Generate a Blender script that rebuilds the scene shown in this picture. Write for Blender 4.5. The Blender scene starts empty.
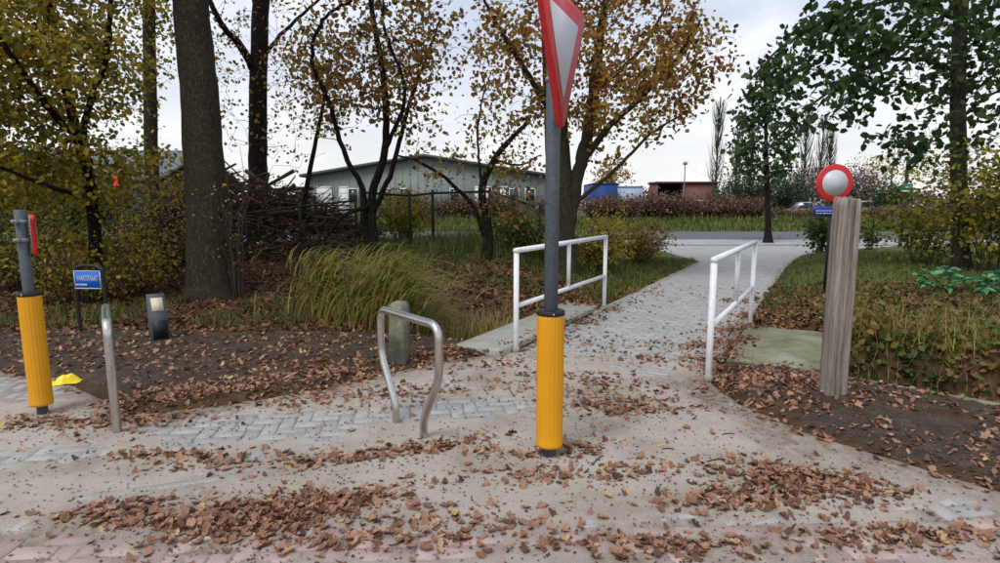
import bpy, math, random
import numpy as np
from mathutils import Vector, Matrix
SC = bpy.context.scene
COL = SC.collection
R = math.radians
rng = np.random.default_rng(7)
random.seed(7)

# ------------------------------------------------------------------ camera
CAM_H = 1.6; FPX = 560.0; PITCH = math.atan((281.5-205)/FPX)
cd = bpy.data.cameras.new('camera'); cam = bpy.data.objects.new('camera', cd); COL.objects.link(cam)
cam.location = (0, 0, CAM_H); cam.rotation_euler = (R(90)-PITCH, 0, 0)
cd.sensor_width = 36; cd.sensor_fit = 'HORIZONTAL'; cd.lens = FPX/1000*36
cd.clip_start = .05; cd.clip_end = 2000
SC.camera = cam
# ------------------------------------------------------------------ sky, sun, exposure
SUN_EL, SUN_AZ = 56, 215          # azimuth: direction the light comes from, clockwise from +Y
world = bpy.data.worlds.new('World'); SC.world = world; world.use_nodes = True
wn = world.node_tree; wn.nodes.clear()
def N(nt, t, **kw):
    n = nt.nodes.new(t)
    for k, v in kw.items():
        if k.startswith('i_'): n.inputs[k[2:].replace('_', ' ')].default_value = v
        else: setattr(n, k, v)
    return n
sky = N(wn, 'ShaderNodeTexSky', sky_type='NISHITA', sun_disc=False, sun_elevation=R(SUN_EL), sun_rotation=R(SUN_AZ), air_density=1.2, dust_density=2.0)
tc = N(wn, 'ShaderNodeTexCoord')
sep = N(wn, 'ShaderNodeSeparateXYZ'); wn.links.new(tc.outputs['Generated'], sep.inputs[0])
zz = N(wn, 'ShaderNodeMath', operation='ABSOLUTE'); wn.links.new(sep.outputs[2], zz.inputs[0])
za = N(wn, 'ShaderNodeMath', operation='ADD'); za.inputs[1].default_value = .22; wn.links.new(zz.outputs[0], za.inputs[0])
dv = N(wn, 'ShaderNodeVectorMath', operation='DIVIDE')
cz = N(wn, 'ShaderNodeCombineXYZ')
for i in range(3): wn.links.new(za.outputs[0], cz.inputs[i])
wn.links.new(tc.outputs['Generated'], dv.inputs[0]); wn.links.new(cz.outputs[0], dv.inputs[1])
nz = N(wn, 'ShaderNodeTexNoise'); nz.inputs['Scale'].default_value = 1.5; nz.inputs['Detail'].default_value = 7; nz.inputs['Roughness'].default_value = .55; nz.inputs['Distortion'].default_value = .35
wn.links.new(dv.outputs[0], nz.inputs['Vector'])
cr = N(wn, 'ShaderNodeValToRGB')
cr.color_ramp.elements[0].position = .34; cr.color_ramp.elements[0].color = (.47, .54, .67, 1)
cr.color_ramp.elements[1].position = .68; cr.color_ramp.elements[1].color = (.90, .92, .95, 1)
e = cr.color_ramp.elements.new(.5); e.color = (.62, .68, .80, 1)
wn.links.new(nz.outputs[0], cr.inputs[0])
# brighter, warmer air low over the horizon all the way round
hz = N(wn, 'ShaderNodeMapRange'); hz.inputs[1].default_value = 0; hz.inputs[2].default_value = .30; hz.inputs[3].default_value = .8; hz.inputs[4].default_value = 0
wn.links.new(zz.outputs[0], hz.inputs[0])
mh = N(wn, 'ShaderNodeMixRGB'); mh.inputs[2].default_value = (.95, .92, .87, 1)
wn.links.new(hz.outputs[0], mh.inputs[0]); wn.links.new(cr.outputs[0], mh.inputs[1])
sc10 = N(wn, 'ShaderNodeVectorMath', operation='SCALE'); sc10.inputs['Scale'].default_value = 8.6
wn.links.new(mh.outputs[0], sc10.inputs[0])
mx = N(wn, 'ShaderNodeMixRGB'); mx.inputs[0].default_value = .9
wn.links.new(sky.outputs[0], mx.inputs[1]); wn.links.new(sc10.outputs[0], mx.inputs[2])
bg = N(wn, 'ShaderNodeBackground'); bg.inputs['Strength'].default_value = .1
wn.links.new(mx.outputs[0], bg.inputs['Color'])
wo = N(wn, 'ShaderNodeOutputWorld'); wn.links.new(bg.outputs[0], wo.inputs[0])
sl = bpy.data.lights.new('sun', 'SUN'); sl.energy = 1.5; sl.angle = R(25); sl.color = (1, .96, .9)
so = bpy.data.objects.new('sun', sl); COL.objects.link(so)
az, el = R(SUN_AZ), R(SUN_EL)
sd = Vector((math.sin(az)*math.cos(el), math.cos(az)*math.cos(el), math.sin(el)))
so.rotation_euler = sd.to_track_quat('Z', 'Y').to_euler(); so.location = sd*60
SC.view_settings.view_transform = 'Standard'; SC.view_settings.look = 'None'
SC.view_settings.exposure = .5; SC.view_settings.gamma = 1; SC.view_settings.use_curve_mapping = False

# ------------------------------------------------------------------ layout helpers: photo measurements to metres
def ray(x, y):
    a = (x-500)/FPX; b = -(y-281.5)/FPX
    return np.array([a, math.cos(PITCH)+b*math.sin(PITCH), -math.sin(PITCH)+b*math.cos(PITCH)])
def G(x, y, z=0):                         # point on level ground
    r = ray(x, y); t = (z-CAM_H)/r[2]; return np.array([r[0]*t, r[1]*t])
def A(x, y, Y):                           # point at a known distance
    r = ray(x, y); t = Y/r[1]; return np.array([r[0]*t, Y, CAM_H+r[2]*t])

# ------------------------------------------------------------------ mesh helpers
def mk(name, parts, mat, parent=None, smooth=False, loc=None, rot=None):
    """parts: list of (V, F[, tint]); one mesh object"""
    me = mesh(name, parts, mat, smooth)
    return put(name, me, parent, loc, rot)
def mesh(name, parts, mat, smooth=False):
    vs, ls, st, tn = [], [], [], []; nv = 0; nl = 0
    for p in parts:
        V = np.asarray(p[0], float).reshape(-1, 3)
        Fs = p[1] if isinstance(p[1], (list, tuple)) and len(p[1]) and not np.isscalar(p[1][0]) and isinstance(p[1], tuple) else [p[1]]
        if isinstance(p[1], tuple): Fs = p[1]
        t = p[2] if len(p) > 2 else .5
        vs.append(V); tn.append(np.broadcast_to(np.asarray(t, float), (len(V),)))
        for F in Fs:
            if isinstance(F, list) and F and len(set(len(f) for f in F)) > 1:
                for f in F:
                    ls.append(np.asarray(f)+nv); st.append(np.array([nl])); nl += len(f)
                continue
            F = np.asarray(F, int)
            if F.size == 0: continue
            k = F.shape[1]
            ls.append((F+nv).ravel()); st.append(nl+np.arange(len(F))*k); nl += F.size
        nv += len(V)
    V = np.concatenate(vs); L = np.concatenate(ls); S = np.concatenate(st); T = np.concatenate(tn)
    me = bpy.data.meshes.new(name)
    me.vertices.add(len(V)); me.vertices.foreach_set('co', V.astype(np.float32).ravel())
    me.loops.add(len(L)); me.loops.foreach_set('vertex_index', L.astype(np.int32))
    me.polygons.add(len(S)); me.polygons.foreach_set('loop_start', S.astype(np.int32))
    if smooth: me.polygons.foreach_set('use_smooth', np.ones(len(S), bool))
    at = me.attributes.new('tint', 'FLOAT', 'POINT'); at.data.foreach_set('value', T.astype(np.float32))
    me.update(calc_edges=True)
    me.validate()
    if mat: me.materials.append(mat)
    return me
def put(name, me, parent=None, loc=None, rot=None):
    o = bpy.data.objects.new(name, me); COL.objects.link(o)
    if parent: o.parent = parent
    if loc is not None: o.location = loc
    if rot is not None: o.rotation_euler = rot
    return o
def tag(o, label=None, cat=None, group=None, kind=None):
    if label: o['label'] = label
    if cat: o['category'] = cat
    if group: o['group'] = group
    if kind: o['kind'] = kind
    return o
def thing(name, label, cat, loc, rotz=0, group=None):
    o = bpy.data.objects.new(name, None); COL.objects.link(o); o.empty_display_size = .2
    o.location = loc; o.rotation_euler = (0, 0, rotz)
    return tag(o, label, cat, group)
def copy_tree(o, parent=None):
    c = o.copy(); COL.objects.link(c); c.parent = parent
    for ch in list(o.children): copy_tree(ch, c)
    return c
BOXF = np.array([[0, 3, 2, 1], [4, 5, 6, 7], [0, 1, 5, 4], [1, 2, 6, 5], [2, 3, 7, 6], [3, 0, 4, 7]])
def box(x0, x1, y0, y1, z0, z1, t=.5):
    return (np.array([[x0, y0, z0], [x1, y0, z0], [x1, y1, z0], [x0, y1, z0], [x0, y0, z1], [x1, y0, z1], [x1, y1, z1], [x0, y1, z1]], float), BOXF, t)
def cbox(x0, x1, y0, y1, z0, z1, b, t=.5):
    """box with chamfered top and vertical edges"""
    def ring(i, z):
        X0, X1, Y0, Y1 = x0+i, x1-i, y0+i, y1-i
        c = b*.8
        return [[X0+c, Y0, z], [X1-c, Y0, z], [X1, Y0+c, z], [X1, Y1-c, z], [X1-c, Y1, z], [X0+c, Y1, z], [X0, Y1-c, z], [X0, Y0+c, z]]
    V = ring(0, z0)+ring(0, z1-b)+ring(b, z1)
    F4 = [[a*8+i, a*8+(i+1) % 8, (a+1)*8+(i+1) % 8, (a+1)*8+i] for a in range(2) for i in range(8)]
    return (np.array(V), (F4, [[23-i for i in range(8)][::-1]], [[7-i for i in range(8)]]), t)
def spline(P, n):
    P = np.asarray(P, float); m = len(P)
    if m < 3:
        t = np.linspace(0, 1, n+1)[:, None]; return P[0]*(1-t)+P[-1]*t
    Q = np.vstack([2*P[0]-P[1], P, 2*P[-1]-P[-2]]); out = []
    for i in range(m-1):
        p0, p1, p2, p3 = Q[i:i+4]
        for s in np.arange(n)/n:
            out.append(.5*((2*p1)+(-p0+p2)*s+(2*p0-5*p1+4*p2-p3)*s*s+(-p0+3*p1-3*p2+p3)*s**3))
    out.append(P[-1]); return np.array(out)
def tube(P, r, ns=8, caps=True, t=.5, jit=0, closed=False):
    P = np.asarray(P, float); n = len(P); r = np.broadcast_to(np.asarray(r, float), (n,))
    T = np.gradient(P, axis=0) if not closed else np.roll(P, -1, 0)-np.roll(P, 1, 0)
    T /= np.linalg.norm(T, axis=1)[:, None]+1e-9
    up = np.array([0, 0, 1.]) if abs(T[0][2]) < .9 else np.array([1., 0, 0])
    a = np.cross(T[0], up); a /= np.linalg.norm(a); Us = []
    for k in range(n):
        a = a-T[k]*np.dot(a, T[k]); a /= np.linalg.norm(a)+1e-9; Us.append(a.copy())
    U = np.array(Us); W = np.cross(T, U)
    ang = np.arange(ns)*2*math.pi/ns
    rr = r[:, None]*(1+(rng.normal(0, jit, (n, ns)) if jit else 0))
    V = P[:, None]+rr[..., None]*(np.cos(ang)[None, :, None]*U[:, None]+np.sin(ang)[None, :, None]*W[:, None])
    i, j = np.meshgrid(np.arange(n if closed else n-1), np.arange(ns), indexing='ij')
    i2 = (i+1) % n
    F = np.stack([i*ns+j, i*ns+(j+1) % ns, i2*ns+(j+1) % ns, i2*ns+j], -1).reshape(-1, 4)
    Fs = [F]
    if caps and not closed: Fs += [[list(range(ns))[::-1]], [[(n-1)*ns+k for k in range(ns)]]]
    return (V.reshape(-1, 3), tuple(Fs), t)
def lathe(prof, ns=24, c=(0, 0), t=.5, caps=True):
    prof = np.asarray(prof, float); n = len(prof); ang = np.arange(ns)*2*math.pi/ns
    V = np.stack([c[0]+prof[:, 0:1]*np.cos(ang), c[1]+prof[:, 0:1]*np.sin(ang), np.repeat(prof[:, 1:2], ns, 1)], -1).reshape(-1, 3)
    i, j = np.meshgrid(np.arange(n-1), np.arange(ns), indexing='ij')
    F = np.stack([i*ns+j, i*ns+(j+1) % ns, (i+1)*ns+(j+1) % ns, (i+1)*ns+j], -1).reshape(-1, 4)
    Fs = [F]
    if caps: Fs += [[list(range(ns))[::-1]], [[(n-1)*ns+k for k in range(ns)]]]
    return (V, tuple(Fs), t)
def prism(poly, d0, d1, t=.5):
    """poly in local (x,z), extruded along y from d0 to d1 (poly counter-clockwise seen from -y)"""
    n = len(poly)
    V = [[p[0], d0, p[1]] for p in poly]+[[p[0], d1, p[1]] for p in poly]
    F4 = [[(i+1) % n, i, n+i, n+(i+1) % n] for i in range(n)]
    return (np.array(V), (F4, [list(range(n))], [[2*n-1-i for i in range(n)]]), t)
def ring_plate(outer, inner, y):
    n = len(outer)
    V = [[p[0], y, p[1]] for p in outer]+[[p[0], y, p[1]] for p in inner]
    return (np.array(V), [[i, (i+1) % n, n+(i+1) % n, n+i] for i in range(n)], .5)
def rot2(p, a):
    c, s = math.cos(a), math.sin(a); p = np.asarray(p, float)
    return np.stack([p[..., 0]*c-p[..., 1]*s, p[..., 0]*s+p[..., 1]*c], -1)
def vnoise(x, y, seed=0):
    xi = np.floor(x).astype(np.int64); yi = np.floor(y).astype(np.int64); fx = x-xi; fy = y-yi
    fx = fx*fx*(3-2*fx); fy = fy*fy*(3-2*fy)
    def h(a, b):
        v = (a*374761393+b*668265263+seed*1442695041) & 0xffffffff
        v = ((v ^ (v >> 13))*1274126177) & 0xffffffff
        return ((v ^ (v >> 16)) & 0xffff)/65535.
    return (h(xi, yi)*(1-fx)+h(xi+1, yi)*fx)*(1-fy)+(h(xi, yi+1)*(1-fx)+h(xi+1, yi+1)*fx)*fy
def fbm(x, y, sc, oc=4, seed=0):
    s = 0; a = 1; w = 0
    x = np.asarray(x, float); y = np.asarray(y, float)
    for o in range(oc):
        s = s+a*(vnoise(x*sc, y*sc, seed+o*17)*2-1); w += a; a *= .55; sc *= 2.03
    return s/w
def sstep(a, b, x): t = np.clip((np.asarray(x, float)-a)/(b-a), 0, 1); return t*t*(3-2*t)
def sdist(poly, x, y):
    """signed distance to a polygon, positive inside"""
    poly = np.asarray(poly, float); x = np.asarray(x, float); y = np.asarray(y, float)
    d = np.full(x.shape, 1e9); ins = np.zeros(x.shape, bool); n = len(poly)
    for i in range(n):
        ax, ay = poly[i]; bx, by = poly[(i+1) % n]
        ex, ey = bx-ax, by-ay; L = ex*ex+ey*ey+1e-12
        t = np.clip(((x-ax)*ex+(y-ay)*ey)/L, 0, 1)
        d = np.minimum(d, (x-ax-t*ex)**2+(y-ay-t*ey)**2)
        c = ((ay > y) != (by > y)) & (x < ex*(y-ay)/(ey if ey else 1e-9)+ax)
        ins ^= c
    return np.where(ins, 1, -1)*np.sqrt(d)

# ------------------------------------------------------------------ materials
def newmat(name):
    m = bpy.data.materials.new(name); m.use_nodes = True; nt = m.node_tree; nt.nodes.clear()
    out = N(nt, 'ShaderNodeOutputMaterial'); return m, nt, out
def ramp(nt, cols, pos=None):
    r = N(nt, 'ShaderNodeValToRGB'); el = r.color_ramp.elements
    n = len(cols); pos = pos or [i/(n-1) for i in range(n)]
    el[0].position = pos[0]; el[0].color = (*cols[0], 1); el[1].position = pos[-1]; el[1].color = (*cols[-1], 1)
    for c, p in list(zip(cols, pos))[1:-1]:
        e = el.new(p); e.color = (*c, 1)
    return r
def M_noise(name, cols, scale=8, rough=.8, bump=.3, stretch=(1, 1, 1), detail=6, dist=.02, metal=0, spec=.3, tint=0, pos=(.25, .75), fine=0, coat=0, dist2=0):
    m, nt, out = newmat(name); L = nt.links.new
    b = N(nt, 'ShaderNodeBsdfPrincipled'); b.inputs['Roughness'].default_value = rough; b.inputs['Metallic'].default_value = metal
    b.inputs['Specular IOR Level'].default_value = spec; b.inputs['Coat Weight'].default_value = coat
    t = N(nt, 'ShaderNodeTexCoord'); mp = N(nt, 'ShaderNodeMapping'); mp.inputs['Scale'].default_value = stretch
    L(t.outputs['Object'], mp.inputs[0])
    n1 = N(nt, 'ShaderNodeTexNoise'); n1.inputs['Scale'].default_value = scale; n1.inputs['Detail'].default_value = detail; n1.inputs['Roughness'].default_value = .62; n1.inputs['Distortion'].default_value = dist2
    L(mp.outputs[0], n1.inputs['Vector'])
    n = len(cols); ps = [pos[0]+(pos[1]-pos[0])*i/(n-1) for i in range(n)]
    r = ramp(nt, cols, ps); L(n1.outputs[0], r.inputs[0]); colour = r.outputs[0]; hgt = n1.outputs[0]
    if fine:
        n2 = N(nt, 'ShaderNodeTexNoise'); n2.inputs['Scale'].default_value = fine; n2.inputs['Detail'].default_value = 3; L(mp.outputs[0], n2.inputs['Vector'])
        mm = N(nt, 'ShaderNodeMixRGB', blend_type='OVERLAY'); mm.inputs[0].default_value = .55; L(colour, mm.inputs[1]); L(n2.outputs[0], mm.inputs[2]); colour = mm.outputs[0]
        ad = N(nt, 'ShaderNodeMath', operation='ADD'); L(n1.outputs[0], ad.inputs[0]); L(n2.outputs[0], ad.inputs[1]); hgt = ad.outputs[0]
    if tint:
        at = N(nt, 'ShaderNodeAttribute', attribute_name='tint'); mr = N(nt, 'ShaderNodeMapRange'); mr.inputs[3].default_value = 1-tint; mr.inputs[4].default_value = 1+tint
        L(at.outputs['Fac'], mr.inputs[0]); sc = N(nt, 'ShaderNodeVectorMath', operation='SCALE'); L(colour, sc.inputs[0]); L(mr.outputs[0], sc.inputs['Scale']); colour = sc.outputs[0]
    L(colour, b.inputs['Base Color'])
    if bump:
        bp = N(nt, 'ShaderNodeBump'); bp.inputs['Strength'].default_value = bump; bp.inputs['Distance'].default_value = dist
        L(hgt, bp.inputs['Height']); L(bp.outputs[0], b.inputs['Normal'])
    L(b.outputs[0], out.inputs[0]); return m
def M_leaf(name, cols, trans=.35, rough=.6, spec=.2):
    m, nt, out = newmat(name); L = nt.links.new
    at = N(nt, 'ShaderNodeAttribute', attribute_name='tint'); r = ramp(nt, cols); L(at.outputs['Fac'], r.inputs[0])
    t = N(nt, 'ShaderNodeTexCoord'); n1 = N(nt, 'ShaderNodeTexNoise'); n1.inputs['Scale'].default_value = 60; n1.inputs['Detail'].default_value = 3
    L(t.outputs['Object'], n1.inputs['Vector'])
    mm = N(nt, 'ShaderNodeMixRGB', blend_type='OVERLAY'); mm.inputs[0].default_value = .4; L(r.outputs[0], mm.inputs[1]); L(n1.outputs[0], mm.inputs[2])
    b = N(nt, 'ShaderNodeBsdfPrincipled'); b.inputs['Roughness'].default_value = rough; b.inputs['Specular IOR Level'].default_value = spec
    tr = N(nt, 'ShaderNodeBsdfTranslucent'); mx = N(nt, 'ShaderNodeMixShader'); mx.inputs[0].default_value = trans
    L(mm.outputs[0], b.inputs['Base Color']); L(mm.outputs[0], tr.inputs[0]); L(b.outputs[0], mx.inputs[1]); L(tr.outputs[0], mx.inputs[2]); L(mx.outputs[0], out.inputs[0])
    return m
def M_bark(name, c1, c2, scale=9, moss=None, mossamt=.5):
    m, nt, out = newmat(name); L = nt.links.new
    t = N(nt, 'ShaderNodeTexCoord'); mp = N(nt, 'ShaderNodeMapping'); mp.inputs['Scale'].default_value = (1, 1, .28); L(t.outputs['Object'], mp.inputs[0])
    v = N(nt, 'ShaderNodeTexVoronoi', feature='DISTANCE_TO_EDGE'); v.inputs['Scale'].default_value = scale*1.6
    n0 = N(nt, 'ShaderNodeTexNoise'); n0.inputs['Scale'].default_value = scale; n0.inputs['Detail'].default_value = 8; n0.inputs['Roughness'].default_value = .7; L(mp.outputs[0], n0.inputs['Vector'])
    ad = N(nt, 'ShaderNodeVectorMath', operation='MULTIPLY_ADD'); ad.inputs[1].default_value = (.12, .12, .12); L(n0.outputs[1], ad.inputs[0]); L(mp.outputs[0], ad.inputs[2]); L(ad.outputs[0], v.inputs['Vector'])
    mr = N(nt, 'ShaderNodeMapRange'); mr.inputs[2].default_value = .3; L(v.outputs['Distance'], mr.inputs[0])
    ml = N(nt, 'ShaderNodeMath', operation='MULTIPLY'); L(mr.outputs[0], ml.inputs[0]); L(n0.outputs[0], ml.inputs[1])
    r = ramp(nt, [c1, c2], [.12, .62]); L(ml.outputs[0], r.inputs[0]); colour = r.outputs[0]
    if moss:
        n3 = N(nt, 'ShaderNodeTexNoise'); n3.inputs['Scale'].default_value = 2.2; n3.inputs['Detail'].default_value = 7; n3.inputs['Roughness'].default_value = .7; L(t.outputs['Object'], n3.inputs['Vector'])
        rm = ramp(nt, [(0, 0, 0), (mossamt,)*3], [.45, .65]); L(n3.outputs[0], rm.inputs[0])
        mm = N(nt, 'ShaderNodeMixRGB'); mm.inputs[2].default_value = (*moss, 1); L(rm.outputs[0], mm.inputs[0]); L(colour, mm.inputs[1]); colour = mm.outputs[0]
    b = N(nt, 'ShaderNodeBsdfPrincipled'); b.inputs['Roughness'].default_value = .9; b.inputs['Specular IOR Level'].default_value = .15
    bp = N(nt, 'ShaderNodeBump'); bp.inputs['Strength'].default_value = .8; bp.inputs['Distance'].default_value = .03; L(ml.outputs[0], bp.inputs['Height']); L(bp.outputs[0], b.inputs['Normal'])
    L(colour, b.inputs['Base Color']); L(b.outputs[0], out.inputs[0]); return m

M = {}
M['sand'] = M_noise('sand', [(.26, .22, .18), (.375, .33, .283), (.45, .402, .352)], 1.7, .95, .5, detail=9, dist=.014, fine=140)
nt = M['sand'].node_tree; L = nt.links.new
pb = [n for n in nt.nodes if n.type == 'BSDF_PRINCIPLED'][0]; src = pb.inputs['Base Color'].links[0].from_socket
at = N(nt, 'ShaderNodeAttribute', attribute_name='tint'); mr = N(nt, 'ShaderNodeMapRange'); mr.inputs[1].default_value = .5; mr.inputs[2].default_value = 0; L(at.outputs['Fac'], mr.inputs[0])
t = N(nt, 'ShaderNodeTexCoord'); n4 = N(nt, 'ShaderNodeTexNoise'); n4.inputs['Scale'].default_value = 14; n4.inputs['Detail'].default_value = 8; n4.inputs['Roughness'].default_value = .75; L(t.outputs['Object'], n4.inputs['Vector'])
r4 = ramp(nt, [(.25,)*3, (1,)*3], [.35, .6]); L(n4.outputs[0], r4.inputs[0]); ml = N(nt, 'ShaderNodeMath', operation='MULTIPLY'); L(mr.outputs[0], ml.inputs[0]); L(r4.outputs[0], ml.inputs[1])
mm = N(nt, 'ShaderNodeMixRGB'); mm.inputs[2].default_value = (.15, .105, .076, 1); L(ml.outputs[0], mm.inputs[0]); L(src, mm.inputs[1]); L(mm.outputs[0], pb.inputs['Base Color'])
M['paver_grey'] = M_noise('paver_grey', [(.285, .28, .275), (.385, .38, .37)], 9, .85, .3, dist=.003, tint=.10, fine=170)
M['paver_red'] = M_noise('paver_red', [(.30, .215, .195), (.42, .32, .295)], 8, .85, .3, dist=.003, tint=.22, fine=170)
M['concrete'] = M_noise('concrete', [(.24, .235, .20), (.36, .35, .32)], 6, .9, .3, dist=.006, fine=90)
M['concrete_algae'] = M_noise('concrete_algae', [(.10, .11, .055), (.20, .20, .125), (.28, .27, .22)], 2.6, .9, .3, dist=.006, fine=90, pos=(.3, .68))
M['soil'] = M_noise('soil', [(.026, .018, .013), (.062, .044, .032), (.10, .075, .056)], 7, .97, .9, detail=10, dist=.03, fine=55)
M['asphalt'] = M_noise('asphalt', [(.085, .088, .095), (.125, .128, .135)], 3, .85, .2, dist=.004, fine=160)
M['galv'] = M_noise('galvanised', [(.062, .076, .09), (.085, .102, .12)], 7, .55, .03, metal=.1, spec=.5, dist=.002, fine=60)
M['inox'] = M_noise('stainless', [(.50, .49, .47), (.66, .65, .63)], 5, .32, .03, metal=1, dist=.001, stretch=(1, 1, .3), fine=120)
M['white_paint'] = M_noise('white_paint', [(.60, .61, .63), (.74, .75, .77), (.78, .79, .80)], 6, .5, .05, dist=.002, spec=.4, fine=40)
M['yellow'] = M_noise('yellow_plastic', [(.64, .275, .006), (.74, .33, .008), (.78, .36, .01)], 2.5, .42, .05, dist=.002, spec=.4, stretch=(1, 1, .4))
M['black'] = M_noise('black_plastic', [(.012, .012, .014), (.025, .025, .028)], 12, .5, .1, dist=.002)
M['sign_red'] = M_noise('sign_red', [(.42, .012, .014), (.60, .018, .022), (.66, .06, .06)], 3.5, .4, .03, dist=.001, spec=.5, fine=30, pos=(.25, .9))
M['sign_white'] = M_noise('sign_white', [(.53, .545, .575), (.58, .59, .62)], 3, .38, .03, dist=.001, spec=.5)
M['sign_grey'] = M_noise('sign_back', [(.22, .23, .25), (.30, .31, .33)], 6, .5, .05, dist=.001)
M['sign_blue'] = M_noise('sign_blue', [(.010, .13, .62), (.015, .17, .75)], 4, .35, .02, dist=.001, spec=.5)
M['dark_blue'] = M_noise('dark_blue', [(.006, .03, .26), (.008, .045, .34)], 4, .4, .02, dist=.001, spec=.5)
M['sign_green'] = M_noise('sign_green', [(.004, .16, .085), (.006, .22, .11)], 4, .4, .02, dist=.001)
M['wood'] = M_noise('weathered_wood', [(.075, .06, .047), (.22, .185, .152), (.32, .275, .235), (.40, .355, .305)], 26, .9, .8, stretch=(1, 1, .05), detail=8, dist=.02, pos=(.3, .7), fine=120)
M['slate'] = M_noise('slate', [(.055, .065, .08), (.09, .10, .12)], 10, .6, .15, dist=.003, fine=70)
M['cream'] = M_noise('cream', [(.55, .50, .36), (.66, .61, .46)], 8, .5, .05, dist=.001)
M['stone_post'] = M_noise('mossy_concrete', [(.06, .075, .035), (.15, .15, .11), (.27, .26, .22)], 5.5, .95, .5, dist=.01, fine=70, pos=(.3, .7))
M['bark_oak'] = M_bark('bark_oak', (.035, .028, .02), (.165, .14, .10), 26, moss=(.075, .078, .032), mossamt=.5)
M['bark_dark'] = M_bark('bark_dark', (.008, .006, .005), (.062, .050, .038), 20)
M['bark_grey'] = M_bark('bark_grey', (.03, .026, .02), (.155, .14, .105), 20, moss=(.10, .105, .05), mossamt=.5)
M['twig'] = M_noise('twig', [(.030, .022, .016), (.075, .058, .042)], 14, .9, .3, dist=.01)
M['fence_green'] = M_noise('fence_green', [(.010, .018, .014), (.02, .03, .024)], 10, .55, .05, dist=.002)
M['leaf_fallen'] = M_leaf('leaf_fallen', [(.052, .030, .022), (.14, .070, .045), (.26, .128, .078), (.37, .205, .128), (.44, .29, .185), (.48, .36, .12)], .12)
M['leaf_litter_bank'] = M_leaf('leaf_litter_bank', [(.045, .022, .013), (.10, .045, .022), (.19, .085, .036), (.27, .14, .062)], .12)
M['leaf_brown'] = M_leaf('leaf_brown', [(.065, .038, .017), (.19, .10, .034), (.34, .185, .05), (.33, .24, .05), (.22, .21, .05)], .55)
M['leaf_orange'] = M_leaf('leaf_orange', [(.09, .045, .016), (.25, .12, .036), (.44, .22, .055), (.46, .32, .07), (.25, .24, .05)], .55)
M['leaf_yellowgreen'] = M_leaf('leaf_yellowgreen', [(.055, .075, .018), (.17, .18, .03), (.34, .30, .045), (.52, .38, .05), (.50, .27, .045)], .55)
M['leaf_dark'] = M_leaf('leaf_dark', [(.016, .038, .014), (.036, .075, .024), (.065, .12, .04), (.11, .15, .045)], .38)
M['leaf_mid'] = M_leaf('leaf_mid', [(.02, .045, .012), (.05, .095, .022), (.11, .145, .03), (.21, .17, .045), (.24, .12, .055)], .35)
M['leaf_fresh'] = M_leaf('leaf_fresh', [(.035, .16, .06), (.08, .27, .11), (.14, .36, .17)], .25, rough=.4, spec=.4)
M['leaf_conifer'] = M_leaf('leaf_conifer', [(.012, .03, .014), (.03, .065, .025), (.05, .09, .04)], .2)
M['leaf_purple'] = M_leaf('leaf_purple', [(.10, .055, .06), (.17, .10, .10), (.22, .15, .14)], .25)
M['leaf_red'] = M_leaf('leaf_red', [(.09, .035, .03), (.16, .065, .055), (.19, .12, .08), (.16, .14, .06)], .25)
M['grass'] = M_leaf('grass', [(.035, .06, .013), (.075, .115, .022), (.14, .17, .035), (.24, .22, .07), (.30, .24, .11)], .35)
M['reed'] = M_leaf('reed', [(.05, .10, .02), (.13, .20, .035), (.30, .31, .07), (.44, .36, .12), (.40, .27, .12)], .4)

# ------------------------------------------------------------------ ground plan (metres)
UP = np.array([.49, .872]); UP /= np.linalg.norm(UP); VP = np.array([UP[1], -UP[0]])   # along / across the path
C0 = np.array([1.77, 6.74])                                                             # middle of the culvert
def ST(s, t): return C0+VP*s+UP*t
def st(x, y):
    dx = np.asarray(x)-C0[0]; dy = np.asarray(y)-C0[1]
    return dx*VP[0]+dy*VP[1], dx*UP[0]+dy*UP[1]
PL = 10.6                                   # path joins the pavement there
left_border = [G(0, 371), G(62, 381), G(128, 411), G(150, 414), G(240, 403), G(330, 388), G(430, 364), G(516, 351)]
right_border = [G(708, 381), G(738, 403), G(800, 431), G(870, 453), G(1000, 492)]
grey_poly = [(-7.5, 5.05)]+[tuple(p) for p in left_border]+[tuple(ST(-1.03, t)) for t in (0, 4, 8, 9.9)]+[(5.6, 22.6), (5.6, 23.2), (19.5, 23.2), (16.0, 20.6), tuple(ST(1.35, 13.2)), tuple(ST(1.12, 9)), tuple(ST(1.03, 5)), tuple(ST(1.0, 0))]+[tuple(p) for p in right_border]+[(4.2, 2.6), (7.5, 2.4), (7.5, 2.72), (3, 2.72), (1, 2.62), (-1, 2.70), (-2.7, 2.55), (-7.5, 2.2)]
red_poly = [(-7.5, 2.2), (-2.7, 2.55), (-1, 2.70), (1, 2.62), (3, 2.72), (7.5, 2.72), (7.5, -2.5), (-7.5, -2.5)]
soilL_poly = [(-8.5, 5.05)]+[tuple(p) for p in left_border]+[tuple(ST(-1.03, .9)), tuple(ST(-1.1, 1.3)), tuple(ST(-1.62, 1.0)), tuple(ST(-1.66, -1.35)), tuple(ST(-3.2, -1.35)), (-3.0, 6.9), (-5, 7.1), (-8.5, 7.2)]
soilR_poly = [tuple(p) for p in right_border]+[(5.0, 2.65), (9, 2.45), (9, 2.9), tuple(ST(4.6, -1.25)), tuple(ST(3.1, -1.05)), tuple(ST(2.0, -.72)), tuple(ST(1.05, -.65))]

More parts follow.
